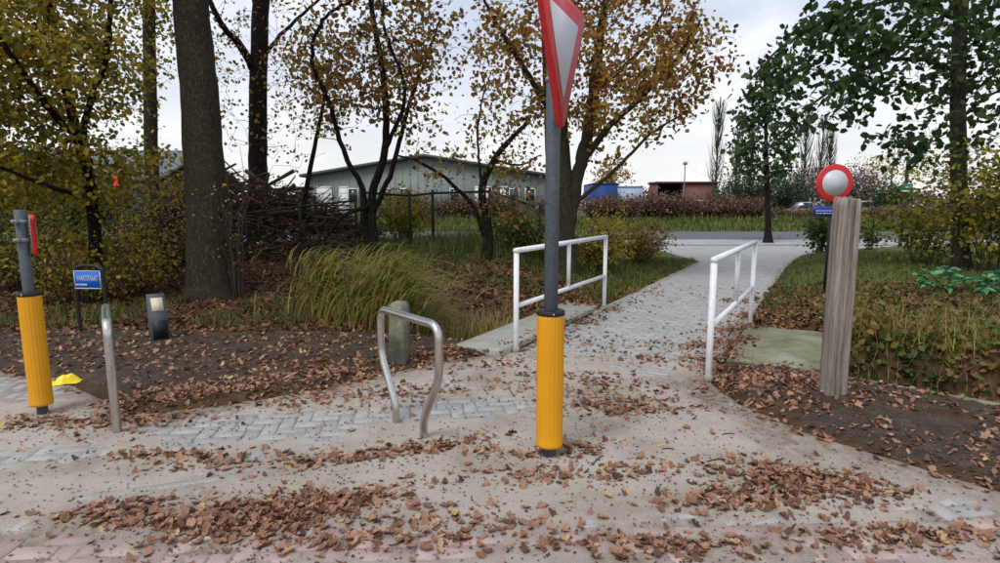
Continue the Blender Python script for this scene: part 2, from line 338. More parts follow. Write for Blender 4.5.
def hgt(x, y):
    """height of the bare ground sheet"""
    x = np.asarray(x, float); y = np.asarray(y, float); s, t = st(x, y)
    h = .03+.035*fbm(x, y, .7, 3, 3)*sstep(2, 6, np.abs(y)+np.abs(x)*.3)
    # ditch each side of the culvert
    dr = sstep(1.85, 2.25, s)*(1-sstep(9, 14, s))
    nearR = -.72-.33*np.clip((s-2)/1.1, 0, 1.4)
    h = h-.95*dr*sstep(nearR-.05, nearR+.35, t)*(1-sstep(.25, .85, t))
    dl = sstep(1.62, 1.85, -s)*(1-sstep(3.2, 6.2, -s))
    h = h-.55*dl*sstep(-1.45, -.7, t)*(1-sstep(.3, 1.5, t))
    # bank behind the ditch on the left
    bank = sstep(8.6, 12.5, y+.12*x)*(1-sstep(-.5, 2.2, x))*(1-sstep(15, 24, y))
    h = h+.75*bank*(.85+.3*fbm(x, y, .5, 3, 9))
    # low rise right of the path
    h = h+.16*sstep(1.5, 3.2, t)*sstep(1.3, 2.4, s)*(1-sstep(19, 22, y))
    # verge beyond the road
    h = h+.45*sstep(34.2, 41, y)*(.8+.3*fbm(x, y, .2, 3, 5))
    g = sdist(grey_poly, x, y); r_ = sdist(red_poly, x, y)
    low = np.maximum(sstep(-.12, .08, g), sstep(-.12, .08, r_))
    h = h*(1-low)-.035*low
    road = sstep(22.2, 22.7, y)*(1-sstep(33.6, 34.1, y))
    return h*(1-road)-.07*road
def fine_axis(a, b, step, far, n):
    g = np.geomspace(1, far, n)
    return np.concatenate([a-(g[::-1]-1+step), np.arange(a, b, step), b+(g-1)])
xs = fine_axis(-13, 16, .11, 420, 26); ys = fine_axis(.5, 24, .11, 700, 40); ys = ys[ys > -60]
def grid(xs, ys, f):
    X, Y = np.meshgrid(xs, ys, indexing='xy'); Z = f(X, Y); ny, nx = X.shape
    i, j = np.meshgrid(np.arange(ny-1), np.arange(nx-1), indexing='ij'); a = i*nx+j
    return np.stack([X, Y, Z], -1).reshape(-1, 3), np.stack([a, a+1, a+nx+1, a+nx], -1).reshape(-1, 4)
V, F = grid(xs, ys, hgt)
s_, t_ = st(V[:, 0], V[:, 1])
# tint of the ground sheet: 0 bare leaf mould ... 1 grass
gr = np.clip(sstep(1.6, 2.6, t_+.5*fbm(V[:, 0], V[:, 1], .8, 3, 21))*sstep(1.0, 1.6, s_)
             + sstep(2.0, 4.5, t_+.8*fbm(V[:, 0], V[:, 1], .8, 3, 22))*sstep(-6, -2.5, s_)*(s_ < -.5) + sstep(30, 34, V[:, 1]), 0, 1)
m, nt, out = newmat('ground'); L = nt.links.new
t = N(nt, 'ShaderNodeTexCoord'); n1 = N(nt, 'ShaderNodeTexNoise'); n1.inputs['Scale'].default_value = 2.5; n1.inputs['Detail'].default_value = 10; n1.inputs['Roughness'].default_value = .7; L(t.outputs['Object'], n1.inputs['Vector'])
ra = ramp(nt, [(.030, .019, .012), (.07, .042, .026), (.12, .07, .04)], [.3, .5, .7]); rb = ramp(nt, [(.045, .060, .018), (.09, .105, .03), (.15, .14, .055)], [.3, .5, .7])
L(n1.outputs[0], ra.inputs[0]); L(n1.outputs[0], rb.inputs[0]); at = N(nt, 'ShaderNodeAttribute', attribute_name='tint')
mm = N(nt, 'ShaderNodeMixRGB'); L(at.outputs['Fac'], mm.inputs[0]); L(ra.outputs[0], mm.inputs[1]); L(rb.outputs[0], mm.inputs[2])
b = N(nt, 'ShaderNodeBsdfPrincipled'); b.inputs['Roughness'].default_value = .97; b.inputs['Specular IOR Level'].default_value = .1; L(mm.outputs[0], b.inputs['Base Color'])
bp = N(nt, 'ShaderNodeBump'); bp.inputs['Strength'].default_value = .8; bp.inputs['Distance'].default_value = .05; L(n1.outputs[0], bp.inputs['Height']); L(bp.outputs[0], b.inputs['Normal']); L(b.outputs[0], out.inputs[0])
M['ground'] = m
tag(mk('ground', [(V, F, gr)], M['ground'], smooth=True), kind='structure')

# asphalt road and paved strip beside it
tag(mk('road', [grid(np.linspace(-90, 130, 60), np.linspace(25.9, 33.75, 6), lambda X, Y: .012+0*X)+(.5,)], M['asphalt'], smooth=True), kind='structure')
m, nt, out = newmat('pavement_far'); L = nt.links.new
t = N(nt, 'ShaderNodeTexCoord'); br = N(nt, 'ShaderNodeTexBrick'); br.offset = 0
br.inputs['Color1'].default_value = (.37, .37, .37, 1); br.inputs['Color2'].default_value = (.32, .32, .32, 1); br.inputs['Mortar'].default_value = (.17, .17, .165, 1)
br.inputs['Scale'].default_value = 1; br.inputs['Brick Width'].default_value = .30; br.inputs['Row Height'].default_value = .30; br.inputs['Mortar Size'].default_value = .016
L(t.outputs['Object'], br.inputs['Vector']); n1 = N(nt, 'ShaderNodeTexNoise'); n1.inputs['Scale'].default_value = 1.5; n1.inputs['Detail'].default_value = 6; L(t.outputs['Object'], n1.inputs['Vector'])
mm = N(nt, 'ShaderNodeMixRGB', blend_type='OVERLAY'); mm.inputs[0].default_value = .5; L(br.outputs[0], mm.inputs[1]); L(n1.outputs[0], mm.inputs[2])
b = N(nt, 'ShaderNodeBsdfPrincipled'); b.inputs['Roughness'].default_value = .9; L(mm.outputs[0], b.inputs['Base Color']); L(b.outputs[0], out.inputs[0]); M['pave_far'] = m
pv = tag(mk('pavement', [grid(np.linspace(3.2, 60, 40), np.linspace(22.42, 25.72, 5), lambda X, Y: .02+0*X)+(.5,)], M['pave_far']), kind='structure')
kerb = mesh('kerb_stone', [cbox(-.495, .495, -.075, .075, -.1, .035, .012)], M['concrete'])
for k in range(44): put('kerb_stone', kerb, pv, (-2+k*1.0, 25.80, 0))

# ------------------------------------------------------------------ sand field
def E(px, py, rx, ry, a): p = G(px, py); return (p[0], p[1], rx, ry, a)
BLOBS = [E(60, 455, .34, .17, -1.1), E(235, 428, .60, .26, -1.15), E(330, 420, .40, .2, -.9), E(420, 412, .6, .16, -1.1), E(500, 402, .35, .12, -.9), E(30, 392, .8, .35, -.55),
         E(20, 548, .22, .10, -1.2), E(300, 545, .25, .09, -1.1), E(430, 545, .28, .10, -1.0), E(820, 530, .30, .10, -.9), E(960, 515, .35, .10, -1.2), E(600, 540, .2, .08, -.8), E(690, 522, .2, .06, -.6), E(120, 556, .3, .1, -.5),
         E(650, 425, 1.0, .45, .5), E(720, 440, .8, .5, .6), E(500, 470, .7, .25, .4), E(560, 375, .5, .35, -.25), E(480, 385, .5, .3, -.4)]
def cover(x, y):
    c = .42+.75*fbm(x, y, 1.9, 5, 31)+.25*fbm(x, y, 9, 3, 33)
    for bx, by, rx, ry, a in BLOBS: c = c+a*np.exp(-((x-bx)/rx)**2-((y-by)/ry)**2)
    c = c-.28*(1-sstep(2.5, 2.75, y))
    s, t = st(x, y)
    c = c-1.1*sstep(-2.0, -.4, t+.5*fbm(x, y, 1.2, 3, 41))*(np.abs(s) < 3)
    return c
def sand_h(x, y):
    c = cover(x, y)
    return np.clip(c*.013, -.011, .03)+.0012*fbm(x, y, 22, 2, 55)

# ------------------------------------------------------------------ pavers
PW = .105
def paver_mesh(mat, tint, lw, name='paver'):
    L_, W_ = lw; g = .0042; b = .008
    x, y = L_/2-g, W_/2-g
    def rg(i, z): return [[-x+i, -y+i, z], [x-i, -y+i, z], [x-i, y-i, z], [-x+i, y-i, z]]
    V = np.array(rg(0, -.05)+rg(0, -b)+rg(b, 0.))
    F = np.array([[a*4+i, a*4+(i+1) % 4, (a+1)*4+(i+1) % 4, (a+1)*4+i] for a in range(2) for i in range(4)]+[[8, 9, 10, 11]])
    return V, F
PVV, PVF = paver_mesh(None, .5, (2*PW, PW))
def pavers(parent, cells, mat, zbase=0):
    """cells: array of x, y, angle; nearest uncovered ones singly, the rest joined"""
    cells = np.array(cells); d = np.hypot(cells[:, 0], cells[:, 1])
    inview = (np.abs(cells[:, 0]) < cells[:, 1]*.92+.1) & (cells[:, 1] > 2.2)
    vis = inview & (cover(cells[:, 0], cells[:, 1]) < .35)
    order = np.argsort(np.where(vis, d, d+1000))
    single = set(order[:298].tolist())
    variants = [mesh('paver', [(PVV, PVF, tv)], mat) for tv in np.linspace(.05, .95, 10)]
    rest = []
    tl = rng.normal(0, .006, (len(cells), 2)); dz = rng.normal(0, .0012, len(cells)); tv = rng.random(len(cells))
    for k, (x, y, a) in enumerate(cells):
        if k in single and vis[k]:
            put('paver', variants[int(tv[k]*10)], parent, (x, y, zbase+dz[k]), (tl[k][0], tl[k][1], a))
        else: rest.append(k)
    rest = np.array(rest); c, s = np.cos(cells[rest, 2]), np.sin(cells[rest, 2])
    V = np.stack([cells[rest, 0][:, None]+PVV[:, 0]*c[:, None]-PVV[:, 1]*s[:, None], cells[rest, 1][:, None]+PVV[:, 0]*s[:, None]+PVV[:, 1]*c[:, None],
                  zbase+dz[rest][:, None]+PVV[:, 2][None]+tl[rest, 0][:, None]*PVV[:, 1]+tl[rest, 1][:, None]*PVV[:, 0]], -1)
    F = PVF[None]+(np.arange(len(rest))*12)[:, None, None]
    o = mk('pavers_beyond', [(V.reshape(-1, 3), F.reshape(-1, 4), np.repeat(tv[rest], 12))], mat, parent); o['kind'] = 'stuff'
def herring(poly, ang, inset=.02):
    P = np.array(poly); c = P.mean(0); r = np.abs(P-c).sum(1).max(); n = int(r/PW)+2; out = []
    i, j = np.meshgrid(np.arange(-n, n), np.arange(-n, n), indexing='ij'); k = (i-j) % 4
    hx, hy = (i[k == 0]+1)*PW, (j[k == 0]+.5)*PW; vx, vy = (i[k == 3]+.5)*PW, (j[k == 3]+1)*PW
    H = np.concatenate([np.stack([hx, hy, 0*hx], -1), np.stack([vx, vy, 0*vx+math.pi/2], -1)])
    H[:, :2] = rot2(H[:, :2], ang)+c; H[:, 2] += ang
    return H[sdist(poly, H[:, 0], H[:, 1]) > inset]
# red street paving in the foreground
bed = grid(np.arange(-7.5, 7.51, .5), np.arange(-2.5, 3.2, .5), lambda X, Y: 0*X-.03)
street = tag(mk('street', [bed], M['sand']), kind='structure')
view_red = [(-5.2, 1.2), (5.2, 1.2), (5.2, 2.72), (3, 2.72), (1, 2.62), (-1, 2.70), (-2.7, 2.55), (-5.2, 2.4)]
pavers(street, herring(view_red, R(3), .035), M['paver_red'])
# grey footpath: herringbone near the street, courses across the path further on
Vb, Fb = grid(np.arange(-7.5, 20, .3), np.arange(2.0, 23.4, .3), lambda X, Y: 0*X-.028)
keep = (sdist(grey_poly, Vb[Fb].mean(1)[:, 0], Vb[Fb].mean(1)[:, 1]) > -.05)
foot = tag(mk('footpath', [(Vb, Fb[keep])], M['sand']), kind='structure')
H = herring([(-6, 2.3), (6, 2.3), (6, 6.6), (-6, 6.6)], R(9), -9)
sH, tH = st(H[:, 0], H[:, 1]); H = H[(tH < -1.6) & (sdist(grey_poly, H[:, 0], H[:, 1]) > .055)]
rows = []
for k in range(int((22.5+1.6)/PW)):
    tt = -1.55+k*PW; off = (k % 2)*PW
    for q in range(-26, 42):
        s0 = q*2*PW+off
        p = ST(s0, tt); rows.append((p[0], p[1], math.atan2(VP[1], VP[0])))
rows = np.array(rows); sR, tR = st(rows[:, 0], rows[:, 1])
rows = rows[(sdist(grey_poly, rows[:, 0], rows[:, 1]) > .07) & (rows[:, 1] < 22.6)]
pavers(foot, np.concatenate([H, rows]), M['paver_grey'])
# edging stones along the path
edg = mesh('edging_stone', [cbox(-.495, .495, -.03, .03, -.15, .012, .006)], M['concrete'])
ang_u = math.atan2(UP[1], UP[0])
for k in range(9):
    p = ST(-1.045, 1.6+k*1.0); put('edging_stone', edg, foot, (p[0], p[1], rng.normal(0, .004)), (0, 0, ang_u))
for k in range(8):
    p = ST(1.03+.012*k, 1.9+k*1.0); put('edging_stone', edg, foot, (p[0], p[1], rng.normal(0, .004)), (0, 0, ang_u-.012))
# flush kerb between street and footpath
P0, P1 = G(60, 502), G(300, 468); d = (P1-P0)/np.linalg.norm(P1-P0); ak = math.atan2(d[1], d[0])
for k in range(0, 1):
    p = P0+d*(.5+k*.99); put('edging_stone', edg, foot, (p[0], p[1], .0+rng.normal(0, .002)), (0, 0, ak))

# wind-blown sand over the paving
xs2 = np.arange(-5.6, 5.61, .026); ys2 = np.concatenate([np.arange(1.2, 7.2, .026)])
V, F = grid(xs2, ys2, sand_h)
inside = np.maximum(sdist(grey_poly, V[:, 0], V[:, 1]), sdist(red_poly, V[:, 0], V[:, 1])); V[:, 2] -= .03*(1-sstep(-.06, .03, inside))
k = (inside[F].max(1) > -.05); F1 = F[k]
xs3 = np.arange(0, 17, .05); ys3 = np.arange(7.174, 22.8, .05)
V3, F3 = grid(xs3, ys3, lambda X, Y: -.0105+.0016*fbm(X, Y, 3, 3, 61)+.003*np.clip(fbm(X, Y, .9, 3, 62)-.25, 0, 1))
in3 = sdist(grey_poly, V3[:, 0], V3[:, 1]); V3[:, 2] -= .03*(1-sstep(-.06, .03, in3)); F3 = F3[in3[F3].max(1) > -.05]
def used(V, F):
    u, inv = np.unique(F, return_inverse=True); return V[u], inv.reshape(F.shape)
def dirt(V):
    d_ = np.maximum(sdist(soilL_poly, V[:, 0], V[:, 1]), sdist(soilR_poly, V[:, 0], V[:, 1]))
    a = np.clip(sstep(-.5, .05, d_+.4*fbm(V[:, 0], V[:, 1], 2.2, 4, 81))*.95+1.0*np.clip(fbm(V[:, 0], V[:, 1], 1.5, 5, 82)-.06, 0, 1)+.25*(1-sstep(2.5, 3.1, V[:, 1])), 0, 1)
    j_ = np.where(V[:, 1] > 7.17, .62, .62*(1-sstep(-.35, .0, cover(V[:, 0], V[:, 1]))))
    return .5-.5*np.maximum(a, j_)
def used_t(V, F): a, b_ = used(V, F); return a, b_, dirt(a)
tag(mk('sand', [used_t(V, F1), used_t(V3, F3)], M['sand'], smooth=True), 'pale dry sand drifted over the grey and red paving', 'sand', kind='stuff')

# dark soil beds
def soil_z(poly):
    def f(x, y):
        d = sdist(poly, x, y)
        wig = .06*fbm(x, y, 3.1, 3, 77)
        return -.03+.075*sstep(-.03, .16, d+wig)+(.022*fbm(x, y, 4, 4, 71)+.012*fbm(x, y, 15, 3, 72))*sstep(0, .2, d)
    return f
def soil(name, poly, label):
    P = np.array(poly); f = soil_z(poly)
    V, F = grid(np.arange(P[:, 0].min()-.1, P[:, 0].max()+.1, .04), np.arange(P[:, 1].min()-.1, P[:, 1].max()+.1, .04), f)
    k = sdist(poly, V[:, 0], V[:, 1])[F].max(1) > -.08
    return tag(mk(name, [used(V, F[k])], M['soil'], smooth=True), label, None, kind='structure')
soil('soil_bed', soilL_poly, 'dark leaf-strewn soil bed beside the steel hoops')
soil('soil_bed', soilR_poly, 'dark leaf-strewn soil bed around the timber post')
fL, fR = soil_z(soilL_poly), soil_z(soilR_poly)
def top_z(x, y):
    """top of whatever lies on the ground at x, y"""
    z = hgt(x, y)
    gp = np.maximum(sdist(grey_poly, x, y), sdist(red_poly, x, y))
    z = np.where((gp > -.03) & (y < 22.6), np.maximum(np.maximum(sand_h(x, y), .001), z), z)
    for p, f in ((soilL_poly, fL), (soilR_poly, fR)):
        z = np.where(sdist(p, x, y) > -.02, np.maximum(z, f(x, y)), z)
    s, t = st(x, y)
    z = np.where((s > 1.02) & (s < 1.97) & (t > -.78) & (t < 1.12), np.maximum(z, .05), z)
    z = np.where((s < -1.0) & (s > -1.66) & (t > -1.72) & (t < 1.45), np.maximum(z, .05), z)
    return z

# concrete culvert slabs, one each side of the path
def slab(s0, s1, t0, t1, label, mat, zt=.05):
    c = ST((s0+s1)/2, (t0+t1)/2); w, l = s1-s0, t1-t0
    r = thing('culvert_slab', label, 'concrete slab', (c[0], c[1], -.55), math.atan2(VP[1], VP[0]))
    mk('cap', [cbox(-w/2, w/2, -l/2, l/2, .47, .55+zt, .015)], mat, r)
    mk('wall', [box(-w/2+.06, w/2-.06, -l/2+.05, l/2-.05, -.3, .468)], M['concrete'], r)
slab(1.05, 1.95, -.76, 1.1, 'algae-stained concrete culvert slab between white railing and timber post', M['concrete_algae'])
slab(-1.65, -1.07, -1.7, 1.4, 'grey concrete culvert slab beside the reedy ditch', M['concrete'], .07)
p0, p1 = ST(1.98, -.80), ST(4.8, -1.42); dd = p1-p0
ed = tag(mk('ditch_edging', [cbox(0, np.linalg.norm(dd), -.035, .035, -.4, .03, .008)], M['concrete_algae'], loc=(p0[0], p0[1], 0), rot=(0, 0, math.atan2(dd[1], dd[0]))), 'low concrete edging along the overgrown ditch by the dark soil', 'edging')

# ------------------------------------------------------------------ street furniture
def clampband(z, r, parent):
    b_ = mk('clamp', [lathe([(r+.001, z-.012), (r+.006, z-.012), (r+.006, z+.012), (r+.001, z+.012)], 20, caps=False), box(-.02, .02, -r-.028, -r, z-.012, z+.012), box(-.006, .006, -r-.04, -r-.028, z-.006, z+.006)], M['sign_grey'], parent)
    return b_
def rtri(w, h, rad, seg=5):
    """triangle pointing down with rounded corners, origin at its centroid"""
    P = [np.array([-w/2, h/3]), np.array([0, -2*h/3]), np.array([w/2, h/3])]; out = []
    for i in range(3):
        p, a, b_ = P[i], P[i-1], P[(i+1) % 3]
        u = (a-p)/np.linalg.norm(a-p); v = (b_-p)/np.linalg.norm(b_-p); half = math.acos(np.clip(u@v, -1, 1))/2
        tl = rad/math.tan(half); c = p+(u+v)/np.linalg.norm(u+v)*rad/math.sin(half)
        q0 = p+u*tl-c; q1 = p+v*tl-c; a0 = math.atan2(q0[1], q0[0]); a1 = math.atan2(q1[1], q1[0]); da = (a1-a0+math.pi) % (2*math.pi)-math.pi
        for k in range(seg+1): an = a0+da*k/seg; out.append(c+rad*np.array([math.cos(an), math.sin(an)]))
    return out
def sleeve_parts(r, z0, z1, parent):
    ns = 60; prof = []
    ang = np.arange(ns)*2*math.pi/ns; flut = np.where(np.arange(ns) % 3 == 0, -.004, 0.)
    zs = [z0, z0+.004, z0+.02, z0+.03]+list(np.linspace(z0+.1, z1-.03, 8))+[z1]
    rs = [r*.80, r*1.0, r*1.02, r]+[r]*8+[r]
    V = np.array([[(q+(f if 3 < i else 0))*math.cos(a), (q+(f if 3 < i else 0))*math.sin(a), z] for i, (q, z) in enumerate(zip(rs, zs)) for a, f in zip(ang, flut)])
    n = len(zs); i, j = np.meshgrid(np.arange(n-1), np.arange(ns), indexing='ij')
    F = np.stack([i*ns+j, i*ns+(j+1) % ns, (i+1)*ns+(j+1) % ns, (i+1)*ns+j], -1).reshape(-1, 4)
    sl_ = mk('sleeve', [(V, (F, [list(range(ns))[::-1]], [[(n-1)*ns+q for q in range(ns)]]))], M['yellow'], parent)
    mk('cap', [lathe([(r+.002, z1-.008), (r+.004, z1-.006), (r+.004, z1+.014), (r*.98, z1+.020), (r*.52, z1+.022)], 36)], M['black'], sl_)
    mk('bolt', [lathe([(.006, 0), (.006, .006)], 8)], M['inox'], sl_, loc=(.01, -r-.004, z1+.006), rot=(R(90), 0, 0))
def yield_sign(name, label, loc, rz, w, ztop, pole_h, pr, zc, sr=.085):
    r = thing(name, label, 'road sign', loc, 0)
    mk('pole', [lathe([(pr, -.3), (pr, pole_h-.004), (pr-.004, pole_h)], 20)], M['galv'], r, smooth=False)
    sleeve_parts(sr, .075, .935, r)
    pl = bpy.data.objects.new('sign_plate', None)
    h = w*.866; out_ = rtri(w, h, .042*w/.9+.012); mid = rtri(w*.985, h*.985, .035*w/.9+.012); inn = rtri(w*.60, h*.60, .012)
    plate = mk('sign_plate', [prism(out_[::1], -.012, .016)], M['sign_red'], r, loc=(math.sin(rz)*(pr+.03)-math.cos(rz)*.09*w, -math.cos(rz)*(pr+.03)-math.sin(rz)*.09*w, zc), rot=(0, 0, rz))
    bpy.data.objects.remove(pl)
    mk('white_face', [prism(inn, -.0155, -.0125)], M['sign_white'], plate)
    back = mk('back_panel', [prism(rtri(w*.96, h*.96, .04), .0165, .020)], M['sign_grey'], plate)
    for dz in (.16*w, -.2*w): clampband(zc+dz, pr, r)
    return r
pc = G(549, 456)
yield_sign('yield_sign', 'tall grey post with yellow sleeve carrying red-bordered white yield triangle', (pc[0], pc[1], 0), R(66), .90, 2.8, 2.86, .043, 2.51)
pl_ = G(43, 414)
yield_sign('yield_sign', 'short grey post with yellow sleeve and small edge-on red sign', (pl_[0], pl_[1], 0), R(131), .38, 1.5, 1.565, .036, 1.42, .074)

def hoop(loc, label, rz=0):
    r = thing('bicycle_hoop', label, 'bike rack', (loc[0], loc[1], 0), math.atan2(-.77, .64)+rz, 'steel tulip hoops set in the paving')
    w, wb = .395, .19
    def fillet(P, rads, n=7):
        P = [np.array(p, float) for p in P]; out = [P[0]]
        for a, p, b_, rd in zip(P[:-2], P[1:-1], P[2:], rads):
            u = (a-p)/np.linalg.norm(a-p); v = (b_-p)/np.linalg.norm(b_-p); q0, q1 = p+u*rd, p+v*rd
            for k in range(n+1): w_ = k/n; out.append((1-w_)**2*q0+2*w_*(1-w_)*p+w_*w_*q1)
        return np.array(out+[P[-1]])
    Q = fillet([(-wb, -.15), (-wb, .13), (-w, .47), (-w, .828), (w, .828), (w, .47), (wb, .13), (wb, -.15)], [.07, .08, .10, .10, .08, .07])
    mk('tube', [tube(np.column_stack([Q[:, 0], 0*Q[:, 0], Q[:, 1]]), .028, 18)], M['inox'], r, smooth=True)
    return r
ha, hb = G(397, 422), G(423, 438); hoop((ha+hb)/2, 'polished steel tulip-shaped hoop in front of the mossy concrete post')
hl = G(120, 432); hoop((hl[0]-.122, hl[1]+.146), 'polished steel tulip-shaped hoop next to the short yellow-sleeved post', R(-4.4))

def railing(pa, pb, label, h=1.12, mid=.51):
    pa, pb = np.asarray(pa), np.asarray(pb); d_ = pb-pa; Ln = np.linalg.norm(d_)
    r = thing('railing', label, 'railing', (pa[0], pa[1], 0), math.atan2(d_[1], d_[0]), 'white tube railings over the culvert')
    q = .030
    for x in (0, Ln): mk('post', [lathe([(q, -.35), (q, h-q)], 14)], M['white_paint'], r, loc=(x, 0, 0), smooth=True)
    mk('top_rail', [tube([(-q*.9, 0, h-.004), (Ln+q*.9, 0, h-.004)], q, 14)], M['white_paint'], r, smooth=True)
    mk('middle_rail', [tube([(q*.8, 0, mid), (Ln-q*.8, 0, mid)], q*.9, 14)], M['white_paint'], r, smooth=True)
    mk('baluster', [tube([(Ln*.5, 0, mid+.02), (Ln*.5, 0, h-.02)], q*.85, 14)], M['white_paint'], r, smooth=True)
    for x in (0, Ln): mk('foot_collar', [lathe([(q+.012, -.01), (q+.012, .05), (q+.002, .056)], 14)], M['concrete'], r, loc=(x, 0, 0))
railing(G(516, 352), G(604, 308), 'white tube railing beside the reedy ditch')
railing(G(708, 381), G(750, 325), 'white tube railing beside the timber post')

# weathered timber post
pw = G(832, 398); n = 40; zs = np.linspace(-.3, 1.66, 34); hw = .086
sq = []
for k in range(n):
    a = 2*math.pi*k/n+.01; c, s = math.cos(a), math.sin(a); q = (abs(c)**6+abs(s)**6)**(-1/6); sq.append((q*c, q*s))
sq = np.array(sq); V = []
for i, z in enumerate(zs):
    f = 1-.035*(z/1.66); nz_ = 1+.025*fbm(sq[:, 0]*2.2+3, sq[:, 1]*2.2+z*.35, 2.2, 3, 5)
    ring = sq*hw*f*nz_[:, None]
    for kk, dep, w in ((31, .06, 1), (32, .05, 1), (28, .02, 1), (33, .008, 1), (26, .010, 1), (1, .02, 1), (15, .02, 1)):
        j = (kk+int(round(.6*math.sin(z*2.1+(0 if kk > 30 else kk))))) % n
        ring[j] *= 1-dep/hw*(.6+.4*math.sin(z*5+kk))
    zz_ = np.full(n, z)
    if i >= len(zs)-3: zz_ = zz_+(i-len(zs)+4)/3*(.03*fbm(sq[:, 0]*3, sq[:, 1]*3, 1.5, 2, 8)-.02*np.maximum(sq[:, 0], 0))
    if i == len(zs)-1: ring = ring*.93
    V += [(x, y, q) for (x, y), q in zip(ring, zz_)]
i, j = np.meshgrid(np.arange(len(zs)-1), np.arange(n), indexing='ij')
F = np.stack([i*n+j, i*n+(j+1) % n, (i+1)*n+(j+1) % n, (i+1)*n+j], -1).reshape(-1, 4)
V.append((0, 0, 1.655)); base = (len(zs)-1)*n
o = mk('timber_post', [(np.array(V), (F, [[base+k, base+(k+1) % n, len(V)-1] for k in range(n)]))], M['wood'], loc=(pw[0], pw[1], 0), rot=(0, R(-.4), R(-4)), smooth=False)
tag(o, 'weathered square timber post with cracked sides standing in dark soil', 'wooden post')

# round closed-road sign with a blue plate below
ps = A(833, 183, 9.2); gs = hgt(ps[0], 9.2)
r = thing('round_sign', 'round white sign with red border above a small blue plate', 'road sign', (ps[0], 9.2, float(gs)))
zc = ps[2]-float(gs)
mk('pole', [lathe([(.024, -.3), (.024, zc+.2)], 14)], M['black'], r, smooth=True)
disc = mk('sign_disc', [lathe([(.285, 0), (.30, .006), (.30, .02), (.285, .026)], 48)], M['sign_red'], r, loc=(0, -.03, zc), rot=(R(90), 0, 0))
mk('white_face', [lathe([(.205, .027), (.205, .029)], 48)], M['sign_white'], disc)
bp_ = mk('blue_plate', [cbox(-.30, .10, -.006, .006, -.075, .075, .004)], M['dark_blue'], r, loc=(0, -.035, zc-.445))
marks = []
for row, z in enumerate((.035, -.003, -.043)):
    x = -.26 if row else .0
    while x < .07:
        w = random.uniform(.02, .05); marks.append(box(x, min(x+w, .085), -.0085, -.0065, z-.009, z+.009)); x += w+.012
mk('lettering', marks, M['sign_white'], bp_)['kind'] = 'stuff'

# street name sign
a0 = G(78, 336); ZB = float(top_z(a0[0], a0[1]+.02)); 
YN = a0[1]
xl, xr = A(74, 275, YN)[0]-.0, A(104, 276, YN)[0]
zt = A(88, 266, YN)[2]
r = thing('street_name_sign', 'blue street name plate in a black tube hoop frame', 'street sign', ((xl+xr)/2, YN, 0), R(-4))
hwid = (xr-xl)/2
P = spline([(-hwid, 0, -.3), (-hwid, 0, .2), (-hwid, 0, zt-.10), (-hwid+.03, 0, zt-.03), (-hwid+.10, 0, zt), (hwid-.10, 0, zt), (hwid-.03, 0, zt-.03), (hwid, 0, zt-.10), (hwid, 0, .2), (hwid, 0, -.3)], 5)
mk('frame', [tube(P, .021, 12)], M['black'], r, smooth=True)
zp = A(88, 279.5, YN)[2]; ph = .112; pwid = hwid-.012
plate = mk('name_plate', [cbox(-pwid, pwid, -.030, -.022, -ph, ph, .003)], M['sign_blue'], r, loc=(0, 0, zp))
mk('border', [box(-pwid, pwid, -.0325, -.0305, ph-.012, ph), box(-pwid, pwid, -.0325, -.0305, -ph, -ph+.012), box(-pwid, -pwid+.010, -.0325, -.0305, -ph+.012, ph-.012), box(pwid-.010, pwid, -.0325, -.0305, -ph+.012, ph-.012)], M['sign_white'], plate)
def lettering(txt, size, width, loc, mat, parent, rot=(R(90), 0, 0)):
    cu = bpy.data.curves.new('lettering', 'FONT'); cu.body = txt; cu.size = size; cu.extrude = .0012; cu.align_x = 'CENTER'; cu.align_y = 'CENTER'; cu.offset = size*.012
    ob = bpy.data.objects.new('tmp', cu); COL.objects.link(ob); bpy.context.view_layer.update()
    me = bpy.data.meshes.new_from_object(ob.evaluated_get(bpy.context.evaluated_depsgraph_get())); bpy.data.objects.remove(ob)
    co = np.array([v.co[:] for v in me.vertices]); w = np.ptp(co[:, 0])
    for v in me.vertices: v.co.x *= width/w
    me.materials.clear(); me.materials.append(mat); return put('lettering', me, parent, loc, rot)
lettering('VAARTSTRAAT', .088, pwid*1.56, (0, -.0325, .018), M['sign_white'], plate)
mk('small_lettering', [box(x, x+w, -.033, -.0305, -.074, -.050) for x, w in ((-.155, .018), (-.13, .018), (-.10, .014), (-.08, .02), (-.054, .016), (-.032, .02))], M['sign_white'], plate)

# dark information pillar
ps_ = G(160, 342); r = thing('information_pillar', 'small dark slate pillar with slanted top and cream plaque', 'pillar', (ps_[0], ps_[1], 0), R(-52))
prof = [(-.13, -.1), (.13, -.1), (.13, .30), (-.05, .56), (-.13, .56)]
mk('body', [prism(prof, -.09, .09)], M['slate'], r)
an = math.atan2(.26, -.18)
dirv = np.array([-.18, .26])/np.hypot(.18, .26); nrm = np.array([.26, .18])/np.hypot(.18, .26)
def on_slope(a, b_, y0, y1, h0, h1):
    o_ = np.array([.13, .30]); V = []
    for hh in (h0, h1):
        for (q, y) in ((a, y0), (a, y1), (b_, y1), (b_, y0)):
            p = o_+dirv*q+nrm*hh; V.append([p[0], y, p[1]])
    return (np.array(V), BOXF)
mk('plaque', [on_slope(.10, .27, -.06, .06, .0005, .006)], M['cream'], r)
mk('front_panel', [box(.1302, .134, -.075, .075, .06, .28)], M['black'], r)

# mossy concrete post
pp = G(400, 365); prof = [(-.085, -.2), (.085, -.2), (.078, .6), (.05, .645), (-.05, .65), (-.08, .62)]
o = mk('concrete_post', [prism(prof, -.075, .075)], M['stone_post'], loc=(pp[0], pp[1], 0), rot=(0, R(1), R(-12)))
tag(o, 'mossy square concrete post at the ditch edge behind a steel hoop', 'post')

